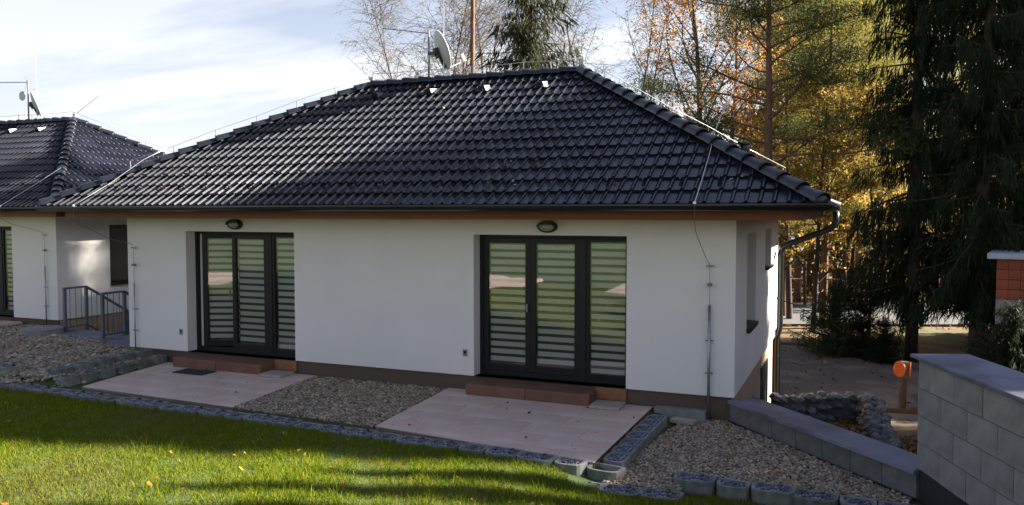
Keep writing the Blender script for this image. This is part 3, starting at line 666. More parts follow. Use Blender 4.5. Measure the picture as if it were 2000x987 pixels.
# ------------------------------------------------------------------ door steps, slabs, mat
def step(x0, x1, label):
    t = empty('door_step', ((x0 + x1) / 2, -.2, 0)); tag(t, label, 'step', 'brown steps at the patio doors'); xm = (x0 + x1) / 2; h = (x1 - x0) / 2
    for s in (-1, 1):
        b = MB(); b.box(min(0, s * h) + .002, max(0, s * h) - .002, -.15, .24, 0, .165); bevel(b.build('step_slab', 'step', t), .012, 3)
step(-3.95, -1.98, 'red-brown doorstep under the right patio door'); step(-9.82, -7.85, 'red-brown doorstep under the left patio door')
for x, l in ((-1.72, 'small loose pale paving slab beside the right doorstep'), (-7.56, 'small loose pale paving slab beside the left doorstep')):
    b = MB(); b.box(-.22, .22, -.2, .2, 0, .045); o = bevel(b.build('loose_slab', 'slab'), .006); o.location = (x, -.28, .003); o.rotation_euler = (0, 0, R(2)); tag(o, l, 'slab', 'loose slabs beside the doorsteps')
b = MB(); b.box(-.33, .33, -.19, .19, 0, .014); o = bevel(b.build('door_mat', 'rubber'), .006); o.location = (-9.05, -.62, .004); tag(o, 'dark rectangular door mat on the left terrace', 'mat')
b = MB(); b.box(-1.08, -.36, -.16, -.002, -.2, .03); o = bevel(b.build('concrete_kerb', 'concrete'), .008); tag(o, 'grey concrete kerb under the wall right of the terrace', 'kerb')
b = MB(); b.box(-.17, .17, -.09, .09, 0, .05); o = bevel(b.build('concrete_slab', 'slab'), .006); o.location = (-.62, -.36, -.10); o.rotation_euler = (0, 0, R(-12)); tag(o, 'short pale concrete slab lying at the top of the gravel bed', 'slab')

# ------------------------------------------------------------------ lightning conductors
def conductor(name, label, ridge_pts, wire_r, parent_xyz, clips, material='wire'):
    t = empty(name, parent_xyz); tag(t, label, 'lightning wire'); o = Vector(parent_xyz)
    MB().tube([Vector(p) - o for p in ridge_pts], wire_r, 6).build('wire', material, t, smooth=True)
    for a, b_ in clips: MB().bar(Vector(a) - o, Vector(b_) - o, .016, .006).build('holder', 'galv', t)
    return t
def hip_pts(a, b_, n, lift):
    a = Vector(a); b_ = Vector(b_); return [a.lerp(b_, i / (n - 1)) + Vector((0, 0, lift - .02 * (i % 2))) for i in range(n)]
def roof_lines(ox, oy, nm):
    E0 = Vector((ox + 1.1, oy - .9, EAVE)); E3 = Vector((ox - 12.3, oy - .9, EAVE)); Rr = Vector((ox - 3.32, oy + 3.25, RZ)); Rl = Vector((ox - 7.84, oy + 3.25, RZ)); E1 = Vector((ox + 1.1, oy + 7.4, EAVE))
    def cl(P): return [(p - Vector((0, 0, .005)), p - Vector((0, 0, .17))) for p in P]
    P = hip_pts(E3.lerp(Rl, .24), Rl, 7, .27); conductor('lightning_wire', 'lightning wire on holders along the left hip of the ' + nm, P, .006, E3.lerp(Rl, .24), cl(P[:-1]))
    P = hip_pts(Rl, Rr, 9, .26); conductor('lightning_wire', 'lightning wire on holders along the ridge of the ' + nm, P, .006, Rl, cl(P))
    P = hip_pts(E1.lerp(Rr, .22), Rr, 6, .27); conductor('lightning_wire', 'lightning wire on holders along the far right hip of the ' + nm, P, .006, E1.lerp(Rr, .22), cl(P))
    return E0, E3, Rr, Rl
roof_lines(0, 0, 'middle bungalow'); roof_lines(-15.9, 2.15, 'neighbouring bungalow')
SLP = (RZ - EAVE) / 4.15
def onroof(x, y, lift=.07): return (x, y, EAVE + SLP * (y + .9) + lift)
def downlead(label, pts_roof, eave, wall_pts, xw, yw, ztop, zcond, zbot, rc):
    t = empty('down_conductor', (xw, yw, zbot)); tag(t, label, 'lightning wire', 'lightning down conductors'); o = Vector((xw, yw, zbot))
    MB().tube([Vector(p) - o for p in pts_roof + [eave]], .0065, 6).build('roof_wire', 'wire', t, smooth=True)
    MB().tube([Vector(p) - o for p in [eave] + wall_pts], .005, 6).build('drop_wire', 'wire_dark', t, smooth=True)
    MB().tube([(0, 0, ztop - zbot), (0, 0, zcond - zbot)], .006, 6).build('rod', 'galv', t)
    MB().tube([(0, 0, zcond - zbot), (0, 0, 0)], rc, 8).build('conduit', 'galv', t, smooth=True)
    MB().box(-.03, .03, -.025, .025, (ztop + zcond) / 2 - zbot - .02, (ztop + zcond) / 2 - zbot + .02).build('clamp', 'wire_dark', t)
    for z in (ztop - .02, zcond - .55 * .9, .55):
        b = MB(); b.bar((-.055, 0, z - zbot), (.055, 0, z - zbot), .02, .016); b.bar((.03, 0, z - zbot), (.03, -yw + (2.15 if yw > 1 else 0) + .01, z - zbot), .012, .012); b.build('bracket', 'wire_dark', t)
    b = MB(); b.lathe([(0, -.02), (.022, -.015), (.022, .015), (0, .02)], 10, tuple(Vector(eave) - o)); b.build('eave_clamp', 'wire', t)
downlead('lightning down conductor at the right end of the middle bungalow front', [(-.30, 1.02, 4.42), (-.41, .62, 3.92), onroof(-.40, .2), onroof(-.39, -.5)], (-.385, -1.02, 2.90), [(-.385, -1.02, 2.72), (-.42, -.75, 2.55), (-.46, -.35, 2.44), (-.38, -.10, 2.14), (-.345, -.05, 2.06)], -.34, -.05, 2.06, 1.50, -.14, .02)
downlead('lightning down conductor at the left end of the middle bungalow front', [(-10.75, .55, 4.02), (-11.0, .2, 3.78), onroof(-11.3, -.3, .08), onroof(-11.38, -.6)], (-11.40, -1.02, 2.90), [(-11.40, -1.02, 2.65), (-11.38, -.9, 2.55), (-11.2, -.4, 2.28), (-11.08, -.1, 2.20), (-11.04, -.05, 2.16)], -11.04, -.05, 2.13, 1.45, 0.02, .012)
downlead('lightning down conductor at the right end of the neighbouring bungalow front', [(-16.13, 2.5, 3.84), (-16.25, 1.9, 3.42)], (-16.35, 1.12, 2.92), [(-16.35, 1.12, 2.65), (-16.35, 1.4, 2.50), (-16.35, 1.8, 2.4), (-16.25, 2.08, 2.3)], -16.24, 2.10, 2.26, 1.5, .08, .014)
# short inclined air terminals at the ridge ends
def air_rod(a, b_, r, label):
    t = empty('lightning_rod', a); tag(t, label, 'lightning rod', 'lightning rods on the roofs'); o = Vector(a)
    MB().tube([(0, 0, 0), Vector(b_) - o], (r, r * .6), 6).build('rod', 'wire', t); MB().box(-.05, .05, -.03, .03, -.03, .03).build('base', 'galv', t)
air_rod((-7.86, 3.25, 5.56), (-8.6, 3.45, 6.1), .008, 'thin lightning rod leaning left at the left ridge end of the middle bungalow')
air_rod((-3.28, 3.25, 5.56), (-2.5, 3.5, 5.5), .007, 'short lightning rod pointing right at the right ridge end of the middle bungalow')
air_rod((-.32, 1.1, 4.35), (-.12, 1.7, 5.05), .008, 'inclined lightning rod standing out over the right hip')
air_rod((-19.15, 5.4, 5.56), (-18.4, 5.6, 6.1), .009, 'thin lightning rod leaning right at the ridge end of the neighbouring bungalow')

# ------------------------------------------------------------------ satellite dish, aerials
def dish_mesh(r, depth, m):
    k = 28; V = []; rr = [0.001, .3, .55, .78, .95, 1.0]
    for s in rr: V += [(r * s * math.cos(a), r * 1.08 * s * math.sin(a), depth * s * s) for a in np.arange(k) * 2 * np.pi / k]
    V += [(r * s * math.cos(a), r * 1.08 * s * math.sin(a), depth * s * s + .012) for s in rr for a in np.arange(k) * 2 * np.pi / k]
    n = len(rr); F = [(j * k + i, (j + 1) * k + i, (j + 1) * k + (i + 1) % k, j * k + (i + 1) % k) for j in range(n - 1) for i in range(k)]
    F += [((n + j) * k + i, (n + j) * k + (i + 1) % k, (n + j + 1) * k + (i + 1) % k, (n + j + 1) * k + i) for j in range(n - 1) for i in range(k)]
    F += [((n - 1) * k + i, (2 * n - 1) * k + i, (2 * n - 1) * k + (i + 1) % k, (n - 1) * k + (i + 1) % k) for i in range(k)]
    m.add(V, F); return m
def aerial(loc, label, H_, dish_az, dr, boom, rodh, rodoff, small=None):
    t = empty('roof_aerial', loc); tag(t, label, 'aerial', 'aerial masts on the ridges')
    MB().tube([(0, 0, -.12), (0, 0, H_)], .022, 8).build('mast', 'galv', t, smooth=True)
    d = Vector((math.sin(R(dish_az)) * .94, math.cos(R(dish_az)) * .94, .34)).normalized(); sx = d.cross(Vector((0, 0, 1))).normalized(); sy = sx.cross(d)
    cpos = Vector((.26, -.03, .48)) if small is None else Vector((.22, 0, .45))
    o = dish_mesh(dr, .075, MB()).build('dish', 'dish', t, smooth=True); o.matrix_local = frame_mat(cpos - d * .02, -sx, sy, d)
    b = MB(); b.bar(cpos - d * .025 - sy * .02, cpos - d * .10 - sy * .02, .12, .20); b.bar(cpos - d * .09 - sy * .02, (0, 0, cpos.z - .02), .05, .07); b.bar(cpos - d * .03 - sy * .10, cpos - sy * dr * .95 - d * .0, .06, .05); b.build('bracket', 'blackplastic', o.parent)
    b = MB(); e = cpos - sy * dr * 1.0 + d * .05; f_ = cpos + d * .46 - sy * .32; b.bar(e, f_, .025, .02); b.bar(f_ - sy * .02, f_ + sy * .14 - d * .02, .06, .05); b.build('feed_arm', 'dish', t)
    b = MB(); bv = Vector(boom); b.tube([(0, 0, H_ - .06), bv], .011, 6); dd = (bv - Vector((0, 0, H_ - .06))); ln = dd.length; dd.normalize(); q = dd.cross(Vector((0, 0, 1))).normalized()
    for s in np.linspace(.18, .97, 8): c = Vector((0, 0, H_ - .06)) + dd * ln * s; b.tube([c - q * .16, c + q * .16], .004, 4)
    for s in (-1, 1): b.tube([Vector((0, 0, H_ - .06)) + dd * .05, Vector((0, 0, H_ - .06)) - dd * .02 + Vector((0, 0, s * .2)) + dd * .12], .006, 4)
    b.build('yagi', 'galv', t)
    b = MB(); b.tube([(rodoff, 0, -.1), (rodoff, 0, rodh)], (.010, .006), 6); b.bar((0, 0, H_ * .75), (rodoff, 0, H_ * .75), .014, .014); b.build('air_rod', 'wire', t)
    if small:
        o = dish_mesh(.13, .02, MB()).build('small_dish', 'dish', t, smooth=True); o.matrix_local = frame_mat(Vector(small), Vector((1, 0, 0)), Vector((0, 0, 1)), Vector((0, -1, 0)))
    return t
aerial((-6.51, 3.25, 5.52), 'satellite dish on a galvanised mast with aerial, on the ridge of the middle bungalow', .92, 45, .37, (-1.1, .0, 1.06), 2.1, .34)
aerial((-21.05, 5.4, 5.5), 'aerial mast with edge-on dish and round panel on the neighbouring roof', 1.16, 36, .36, (-1.4, 0, 1.18), 2.4, .36, (-.16, -.04, .70))

# ================================================================== STAIR AND RAILINGS
t = empty('stair', (-13.6, 1.0, 0)); tag(t, 'blue-grey stone stair going down between the two bungalows', 'stairs')
b = MB(); b.prism([(-1.0, -.45), (1.75, -.75), (1.75, .75), (-1.0, .75)], -.2, .125); bevel(b.build('landing', 'capstone', t), .01)
for k in range(9):
    b = MB(); b.box(-.95, 1.75, .75 + k * .29, .75 + (k + 1) * .29 + .02, -1.9, -.05 - k * .17); b.build('tread', 'capstone', t)
def railing(x, y, label):
    t = empty('railing', (x, y, .12)); tag(t, label, 'railing', 'grey steel stair railings')
    y2, sl_ = .56, -.60; h = .93; y3 = 2.9
    for yy, zb in ((0, 0), (y2, 0), (1.72, sl_ * (1.72 - y2)), (y3, sl_ * (y3 - y2))):
        b = MB(); b.box(-.03, .03, yy - .03, yy + .03, zb - .25, zb + h); bevel(b.build('post', 'rail_paint', t), .004)
    MB().bar((0, -.03, h + .02), (0, y2 + .01, h + .02), .065, .04).build('handrail', 'rail_paint', t)
    MB().bar((0, y2, h + .02), (0, y3, h + .02 + sl_ * (y3 - y2)), .065, .04).build('handrail', 'rail_paint', t)
    MB().bar((0, 0, .07), (0, y2, .07), .04, .03).build('bottom_rail', 'rail_paint', t); MB().bar((0, y2, .07), (0, y3, .07 + sl_ * (y3 - y2)), .04, .03).build('bottom_rail', 'rail_paint', t)
    bal = MB().tube([(0, 0, .07), (0, 0, h)], .007, 6).mesh('baluster', 'rail_paint', smooth=True)
    for yy in list(np.linspace(.13, y2 - .13, 3)) + list(np.linspace(y2 + .14, y3 - .1, 16)):
        o = link('baluster', bal, t); o.location = (0, yy, min(0, sl_ * (yy - y2)) if yy > y2 else 0)
railing(-14.85, 1.5, 'grey steel stair railing nearer the neighbouring bungalow'); railing(-13.08, .98, 'grey steel stair railing nearer the middle bungalow')
b = MB(); k = 18; b.lathe([(0, .10), (.40, .10), (.43, .085), (.43, -.06)], k); o = b.build('manhole_lid', 'concrete', smooth=False); o.location = (-14.9, .95, .16); tag(o, 'round concrete shaft lid in the gravel by the neighbouring bungalow corner', 'lid')

# ================================================================== PLANTER BLOCKS
def planter_meshes(wd, dp, h, seed):
    """Concrete planter ring: bowed front (-Y), flat back; gravel fill inside."""
    def outline(o):
        P = []
        for a in np.linspace(math.pi, 2 * math.pi, 11): P.append(((wd / 2 - o) * abs(math.cos(a)) ** .6 * np.sign(math.cos(a)), (dp * .62 - o) * math.sin(a) * abs(math.sin(a)) ** -.35 if abs(math.sin(a)) > 1e-6 else 0.0))
        P += [(wd / 2 - o, dp * .30 - o), (wd / 2 - o - .035, dp * .38 - o), (-wd / 2 + o + .035, dp * .38 - o), (-wd / 2 + o, dp * .30 - o)]
        return P
    A, B = outline(0), outline(.036); n = len(A); b = MB()
    V = [(x, y, -h) for x, y in A] + [(x, y, -.008) for x, y in A] + [(x * .985, y * .985, 0) for x, y in A] + [(x, y, 0) for x, y in B] + [(x, y, -.09) for x, y in B]
    b.add(V, [(j * n + i, j * n + (i + 1) % n, (j + 1) * n + (i + 1) % n, (j + 1) * n + i) for j in range(4) for i in range(n)])
    shell = b.mesh('planter_shell', 'planter')
    P = scatter(B, 1900 / .9); return shell, B, P
BLUE = [(.15, .165, .24), (.11, .12, .18), (.22, .235, .31), (.09, .095, .13), (.18, .19, .23), (.27, .28, .33)]
PL = {}
def planter(kind, loc, rz, label, group, fill=True, scale=1.0):
    if kind not in PL:
        wd, dp, h = {'wide': (.44, .30, .20), 'narrow': (.34, .27, .20), 'rect': (.40, .27, .17)}[kind]
        sh, B, P = planter_meshes(wd, dp, h, 1)
        st = stones('gravel_fill', np.c_[P, np.full(len(P), -.018) + rng.uniform(-.008, .012, len(P))], .016, BLUE); bd = MB(); bd.prism([(x, y) for x, y in B], -.10, -.03); bdm = bd.mesh('fill_bed', 'soil')
        PL[kind] = (sh, st.data, bdm); bpy.data.objects.remove(st)
    sh, st, bd = PL[kind]
    t = empty('planter_block', loc, rz); t.scale = (scale,) * 3; tag(t, label, 'planter block', group)
    link('shell', sh, t)
    if fill:
        link('fill_bed', bd, t); o = link('gravel_fill', st, t); o['kind'] = 'stuff'
    return t
def row(p0, p1, n, z0, z1, kinds, lab, group, flip=0.0, fill=True, jit=.5):
    p0 = Vector((*p0, z0)); p1 = Vector((*p1, z1)); d = p1 - p0; a = math.atan2(d.y, d.x)
    for i in range(n):
        p = p0.lerp(p1, i / max(1, n - 1)); p.z += random.uniform(-.012, .012); p.y += random.uniform(-.02, .02) * jit
        planter(kinds[i % len(kinds)], p, a + flip + random.uniform(-.05, .05) * jit, lab % ordinal(i), group, fill)
G1 = 'gravel-filled concrete planter blocks edging the lawn'
row((-13.9, -2.42), (-1.36, -2.98), 32, .03, .03, ['wide', 'narrow', 'wide'], 'kidney-shaped planter block with blue gravel along the lawn, %s from the left', G1)
row((-1.12, -3.30), (-.28, -3.30), 3, -.10, -.10, ['wide'], 'low planter block at the lawn below the terrace corner, %s from the left', G1)
row((-.02, -2.82), (1.98, -2.86), 6, -.02, -.06, ['wide', 'narrow', 'wide'], 'planter block before the triangular gravel bed, %s from the left', G1)
row((-.92, -.62), (-.92, -2.55), 7, .0, .0, ['rect'], 'planter block along the right edge of the right terrace, %s from the house', 'planter blocks beside the right terrace', flip=R(90) + R(-90), jit=.3)
planter('rect', (-.98, -2.90, -.02), R(-8), 'empty planter block without gravel at the near terrace corner', 'planter blocks beside the right terrace', fill=False)
row((-10.42, -.16), (-10.36, -2.1), 6, .115, .10, ['narrow'], 'lower-course planter block left of the left terrace, %s from the house', 'stacked planter blocks left of the left terrace', flip=R(90) + R(90), jit=.4)
row((-10.64, -.30), (-10.60, -2.0), 5, .24, .22, ['narrow'], 'upper-course planter block left of the left terrace, %s from the house', 'stacked planter blocks left of the left terrace', flip=R(180), jit=.4)
row((-13.0, -2.05), (-11.6, -2.2), 4, .22, .20, ['wide'], 'raised planter block before the left gravel, %s from the left', 'stacked planter blocks left of the left terrace')

# ================================================================== LOW WALL, BLOCK WALL
LW0, LW1 = Vector((-.06, .02, 0)), Vector((2.12, -2.42, 0)); ld = (LW1 - LW0).normalized(); lq = Vector((-ld.y, ld.x, 0)) # lq points to the far side
t = empty('low_wall', LW0); tag(t, 'low grey block wall with blue-grey cap running from the house corner', 'wall'); t.rotation_euler = (0, 0, math.atan2(ld.y, ld.x)); LL = (LW1 - LW0).length
MB().box(.0, LL + .1, .03, .33, -1.9, .135).build('core', 'mortar', t)
nb_ = 7; bw = LL / nb_
blk = MB().box(.004, bw - .004, 0, .05, -.105, .135).mesh('wall_block', 'block_dark'); blk2 = MB().box(.004, bw - .004, 0, .05, -.35, -.113).mesh('wall_block', 'block_dark')
for k in range(nb_):
    for mm in (blk, blk2): o = link('block', mm, t); o.location = (k * bw, random.uniform(-.002, .002), 0)
cw = LL / 3
for k in range(3):
    o = bevel(MB().box(k * cw + .003, (k + 1) * cw - .003, -.04, .43, .138, .185).build('capstone', 'capstone', t), .005)
MB().box(-.005, LL, -.012, .0, -.14, -.108).build('damp_strip', 'bitumen', t)
t = empty('block_wall', BIG0); tag(t, 'tall grey concrete block wall with blue-grey cap at the right edge', 'wall'); t.rotation_euler = (0, 0, math.atan2(BIGD.y, BIGD.x)); 
BL, BT = 5.0, 1.31; b0 = .19; ch = (BT - .02 - b0) / 4
MB().box(.012, BL, .012, .45, b0, BT).build('core', 'mortar', t); MB().box(.0, BL, .004, .46, -1.9, b0 - .004).build('bitumen_base', 'bitumen', t)
full_b = MB().box(.004, .496, 0, .05, .004, ch - .004).mesh('wall_block', 'block'); half_b = MB().box(.004, .246, 0, .05, .004, ch - .004).mesh('wall_block', 'block'); end_b = MB().box(0, .05, .054, .46, .004, ch - .004).mesh('wall_block', 'block')
for r in range(4):
    x = 0
    if r % 2: o = link('block', half_b, t); o.location = (0, 0, b0 + r * ch); x = .25
    while x < BL - .2:
        o = link('block', full_b, t); o.location = (x, random.uniform(-.003, .003), b0 + r * ch); x += .5
    o = link('block', end_b, t); o.location = (-.001, 0, b0 + r * ch)
for k in range(4): bevel(MB().box(-.07 + k * 1.25, -.07 + (k + 1) * 1.25 - .004, -.06, .52, BT, BT + .035).build('capstone', 'capstone', t), .006)

# ================================================================== STONE WALL, SLOPE, REFLECTOR POST, BRICK PIER
RK = []
for k in range(5):
    V = ICO_V * (1 + rng.normal(0, .16, (len(ICO_V), 1))) * np.array([1, .85, .72]); V = np.clip(V, -.78, .78); b = MB(); b.add(V, ICO_F); RK.append(b.mesh('rock', 'rock'))
t = empty('stone_wall', (1.7, 4.5, -1.3)); tag(t, 'curved dry wall of heaped grey stones beside the parking area', 'wall')
path = [(.15, 4.55), (.6, 4.9), (1.1, 5.25), (1.6, 5.45), (1.85, 5.1), (1.9, 4.4), (1.92, 3.6), (1.95, 2.8), (2.0, 2.0), (2.05, 1.2), (2.1, .5), (2.12, -.3)]
seg = [(Vector(a), Vector(b_)) for a, b_ in zip(path, path[1:])]; s_ = 0
cb_ = MB()
for a, b_ in seg: cb_.bar((a.x - 1.7, a.y - 4.5, .18), (b_.x - 1.7, b_.y - 4.5, .18), .26, .72)
cb_.build('core', 'rock', t)
for a, b_ in seg:
    L_ = (b_ - a).length; nn = max(2, int(L_ / .185))
    for k in range(nn):
        p = a.lerp(b_, (k + .5) / nn); nrm = Vector((-(b_ - a).y, (b_ - a).x)).normalized()
        for lay in range(3):
            for side in (-1, 1):
                q = p + nrm * side * (.15 - .02 * lay); r = random.uniform(.085, .125)
                o = link('stone', RK[(k + lay) % 5], t); o.location = (q.x - 1.7 + random.uniform(-.03, .03), q.y - 4.5 + random.uniform(-.03, .03), -1.13 + .19 * lay + random.uniform(-.03, .03) + 1.3); o.scale = (r * 1.2, r, r); o.rotation_euler = (random.uniform(-.5, .5), random.uniform(-.5, .5), random.uniform(0, 6.3))
b = MB(); nx_ = 30; X, Y = np.meshgrid(np.linspace(-.05, 4.2, nx_), np.linspace(-2.2, 7.2, nx_))
def slope_z(x, y): 
    inner = np.where((x < 1.9) & (y < 5.2), 1, 0)
    return np.where(inner == 1, -1.18 + .25 * smoothstep(2.5, -.5, y), -1.52 + .62 * smoothstep(6.2, 1.0, y) * smoothstep(1.6, 2.0, x)) + .03 * bumps(x * 3, y * 3)
Z = slope_z(X, Y); ii = (np.arange(nx_ - 1)[:, None] * nx_ + np.arange(nx_ - 1)[None]).ravel(); b.add(np.c_[X.ravel(), Y.ravel(), Z.ravel()], np.stack([ii, ii + 1, ii + nx_ + 1, ii + nx_], -1))
tag(b.build('soil_bank', 'soil', smooth=True), 'dark soil bank behind the low wall', kind='structure')
P = scatter([(.1, -1.2), (4.0, -1.2), (4.0, 6.2), (.1, 5.0)], 130); b = MB(); b.add(*leaf_quads(np.c_[P, slope_z(P[:, 0], P[:, 1]) + .02], .045, [(.30, .13, .035), (.20, .075, .025), (.38, .2, .05), (.12, .055, .025)], .6))
tag(b.build('fallen_leaves', 'leaf_fallen', tint=True), 'brown fallen leaves on the soil bank behind the low wall', 'leaves', kind='stuff')
P = scatter(park, 6); b = MB(); b.add(*leaf_quads(np.c_[P, np.full(len(P), -1.54)], .05, [(.30, .15, .05), (.22, .10, .04), (.40, .24, .07), (.14, .08, .04)], .85))
tag(b.build('fallen_leaves', 'leaf_fallen', tint=True), 'brown fallen leaves strewn over the gravel parking area', 'leaves', kind='stuff')
P = np.r_[scatter([(-12, 16.5), (14, 26), (14, 45), (-12, 40)], 9)]; zz = low_z(P[:, 0], P[:, 1]) + .05; b = MB(); b.add(*leaf_quads(np.c_[P, np.maximum(zz, -1.5 if False else zz)], .07, [(.45, .25, .05), (.32, .15, .04), (.5, .33, .08), (.2, .1, .04)], .6))
tag(b.build('fallen_leaves', 'leaf_fallen', tint=True), 'golden fallen leaves along the road under the wood', 'leaves', kind='stuff')
t = empty('reflector_post', (2.50, 8.1, -1.56)); tag(t, 'brown wooden post with orange reflector discs beside the stone wall', 'post'); t.rotation_euler = (0, R(2), R(18))
bevel(MB().box(-.06, .06, -.06, .06, 0, .78).build('post', 'post_wood', t), .008); bevel(MB().box(-.075, .075, -.07, .07, .74, 1.10).build('cap_block', 'post_cap', t), .01)
for s in (-1, 1):
    b = MB(); b.lathe([(0, .010), (.15, .010), (.165, .004), (.165, -.004), (.15, -.010), (0, -.010)], 24, axis='y'); o = b.build('reflector', 'orange_reflector', t); o.location = (s * .115, -.03, .93); o.rotation_euler = (0, 0, R(64 * s)); o.scale = (1, 1, 1.05)
b = MB(); b.bar((-.9, -.1, .05), (.9, .1, .03), .12, .10); o = b.build('timber_edge', 'post_wood', None); o.location = (2.6, 7.95, -1.57); tag(o, 'dark timber edging beam at the foot of the reflector post', 'beam')
c = spot(33.6, 19.0, -1.6); t = empty('brick_pier', c, R(YAW - 33)); tag(t, 'unfinished red clay block wall on concrete with pale flat roof, at right edge', 'building')
MB().box(-1.05, 2.2, .04, 2.2, 0, 3.26).build('core', 'mortar', t)
MB().box(-1.17, 2.2, -.05, .04, 1.70, 2.295).build('concrete_base', 'concrete', t); MB().box(-1.08, 2.2, 0, .04, 0, 1.70).build('foundation', 'bitumen', t)
bk = MB().box(.005, .245, -.06, .04, .004, .232).mesh('clay_block', 'brick_red'); be = MB().box(-.06, .0, .045, .5, .004, .232).mesh('clay_block', 'brick_red')
for r in range(4):
    for k in range(12):
        o = link('brick', bk, t); o.location = (-1.17 + k * .25, random.uniform(-.006, .003), 2.30 + r * .24)
    for k in range(4): o = link('brick', be, t); o.location = (-1.08, k * .46, 2.30 + r * .24)
bevel(MB().box(-1.36, 2.4, -.25, 2.4, 3.27, 3.40).build('roof_slab', 'roof_sheet', t), .01)

# ================================================================== TREES
def wander(p, d, length, n, bend, grav=0.0):
    P = [np.array(p, float)]; d = np.array(d, float); d /= np.linalg.norm(d)
    for i in range(n):
        d = d + rng.normal(0, bend, 3) + np.array([0, 0, grav]); d /= np.linalg.norm(d); P.append(P[-1] + d * length / n)
    return np.array(P)
def along(P, t):
    f = t * (len(P) - 1); i = int(min(f, len(P) - 2)); return P[i] + (P[i + 1] - P[i]) * (f - i), (P[i + 1] - P[i]) / (np.linalg.norm(P[i + 1] - P[i]) + 1e-9)
def birch(h, r, nlimb, ntwig, leaves, pal, lsize, lo=.3, spread=.5, twig_len=1.2, wts=None, bark='bark_birch'):
    """Tapered trunk, rising limbs, drooping twigs, then leaves strung along the twigs."""
    tr = MB(); cr = MB(); T = wander((0, 0, -.2), (rng.normal(0, .03), rng.normal(0, .03), 1), h, 12, .035); tr.tube(T, np.linspace(r, r * .12, 13), 8)
    tips = []
    for k in range(nlimb):
        t = lo + (1 - lo) * (k + rng.uniform(0, 1)) / nlimb * .97; p, d = along(T, t); a = rng.uniform(0, 2 * np.pi); L_ = h * spread * (1 - t) ** .7 * rng.uniform(.6, 1.1) + .5
        P = wander(p, (math.cos(a) * .75, math.sin(a) * .75, rng.uniform(.7, 1.3)), L_, 6, .10, .02); rr = r * (1 - t * .85) * .42; tr.tube(P, np.linspace(rr, .009, 7), 5, caps=False)
        for q in range(ntwig):
            tt = rng.uniform(.2, 1); p2, d2 = along(P, tt); b2 = rng.uniform(0, 2 * np.pi); v = d2 * .7 + np.array([math.cos(b2), math.sin(b2), rng.uniform(-.2, .5)]) * .8
            Q = wander(p2, v, twig_len * rng.uniform(.5, 1.3), 4, .12, -.16); tr.tube(Q, np.linspace(.010, .004, 5), 3, caps=False)
            for z in range(2):
                p3, d3 = along(Q, rng.uniform(.2, .9)); W_ = wander(p3, d3 + rng.normal(0, .6, 3), twig_len * .6 * rng.uniform(.5, 1.2), 3, .12, -.25); tr.tube(W_, (.006, .005, .004, .003), 3, caps=False); tips.append(W_)
            tips.append(Q)
    if leaves:
        k = rng.integers(0, len(tips), leaves); f = rng.uniform(0, 1, leaves); C = np.array([along(tips[i], u)[0] for i, u in zip(k, f)]) + rng.normal(0, .07, (leaves, 3)); cr.add(*leaf_quads(C, lsize, pal, wts=wts))
    return tr.mesh('trunk', bark, smooth=True), (cr.mesh('crown', 'foliage', tint=True) if leaves else None)
def pine(h, r, lo, nbr, reach, ntuft, pal, clump=.5, wts=None, dead=8):
    tr = MB(); cr = MB(); T = wander((0, 0, -.2), (0, 0, 1), h, 12, .008); tr.tube(T, np.linspace(r, r * .25, 13), 10)
    for k in range(dead):
        p, d = along(T, rng.uniform(.12, lo)); a = rng.uniform(0, 2 * np.pi); P = wander(p, (math.cos(a), math.sin(a), -.05), rng.uniform(.6, 2.2), 5, .16, -.03); tr.tube(P, np.linspace(.024, .006, 6), 4, caps=False)
    CL = []
    for k in range(nbr):
        t = lo + (1 - lo) * (k + rng.uniform()) / nbr; p, d = along(T, min(t, .99)); a = k * 2.4 + rng.normal(0, .4); s = (t - lo) / (1 - lo); L_ = reach * (1 - .62 * s ** 1.5) * rng.uniform(.6, 1.1)
        P = wander(p, (math.cos(a), math.sin(a), rng.uniform(-.15, .25) + .3 * s), L_, 6, .13, .04); tr.tube(P, np.linspace(.05 * (1 - .5 * s), .012, 7), 5, caps=False)
        for q in range(6):
            p2, d2 = along(P, rng.uniform(.35, 1)); b2 = rng.uniform(0, 6.28); Q = wander(p2, d2 + np.array([math.cos(b2), math.sin(b2), .3]) * .7, rng.uniform(.4, 1.0), 3, .15, .05); tr.tube(Q, (.014, .011, .008, .006), 3, caps=False); CL.append(Q[-1]); CL.append((Q[1] + Q[2]) / 2)
        CL.append(P[-1])
    CL = np.array(CL); k = rng.integers(0, len(CL), ntuft); C = CL[k] + rng.normal(0, 1, (ntuft, 3)) * np.array([clump, clump, clump * .38]) * .55
    V, F, c = leaf_quads(C, .052, pal, asp=.20, wts=wts, updir=(0, 0, .35)); sh = np.repeat(rng.uniform(.7, 1.3, len(CL))[k], 4)[:, None]; cr.add(V, F, c * sh)
    return tr.mesh('trunk', 'bark_pine', smooth=True), cr.mesh('crown', 'needles', tint=True)
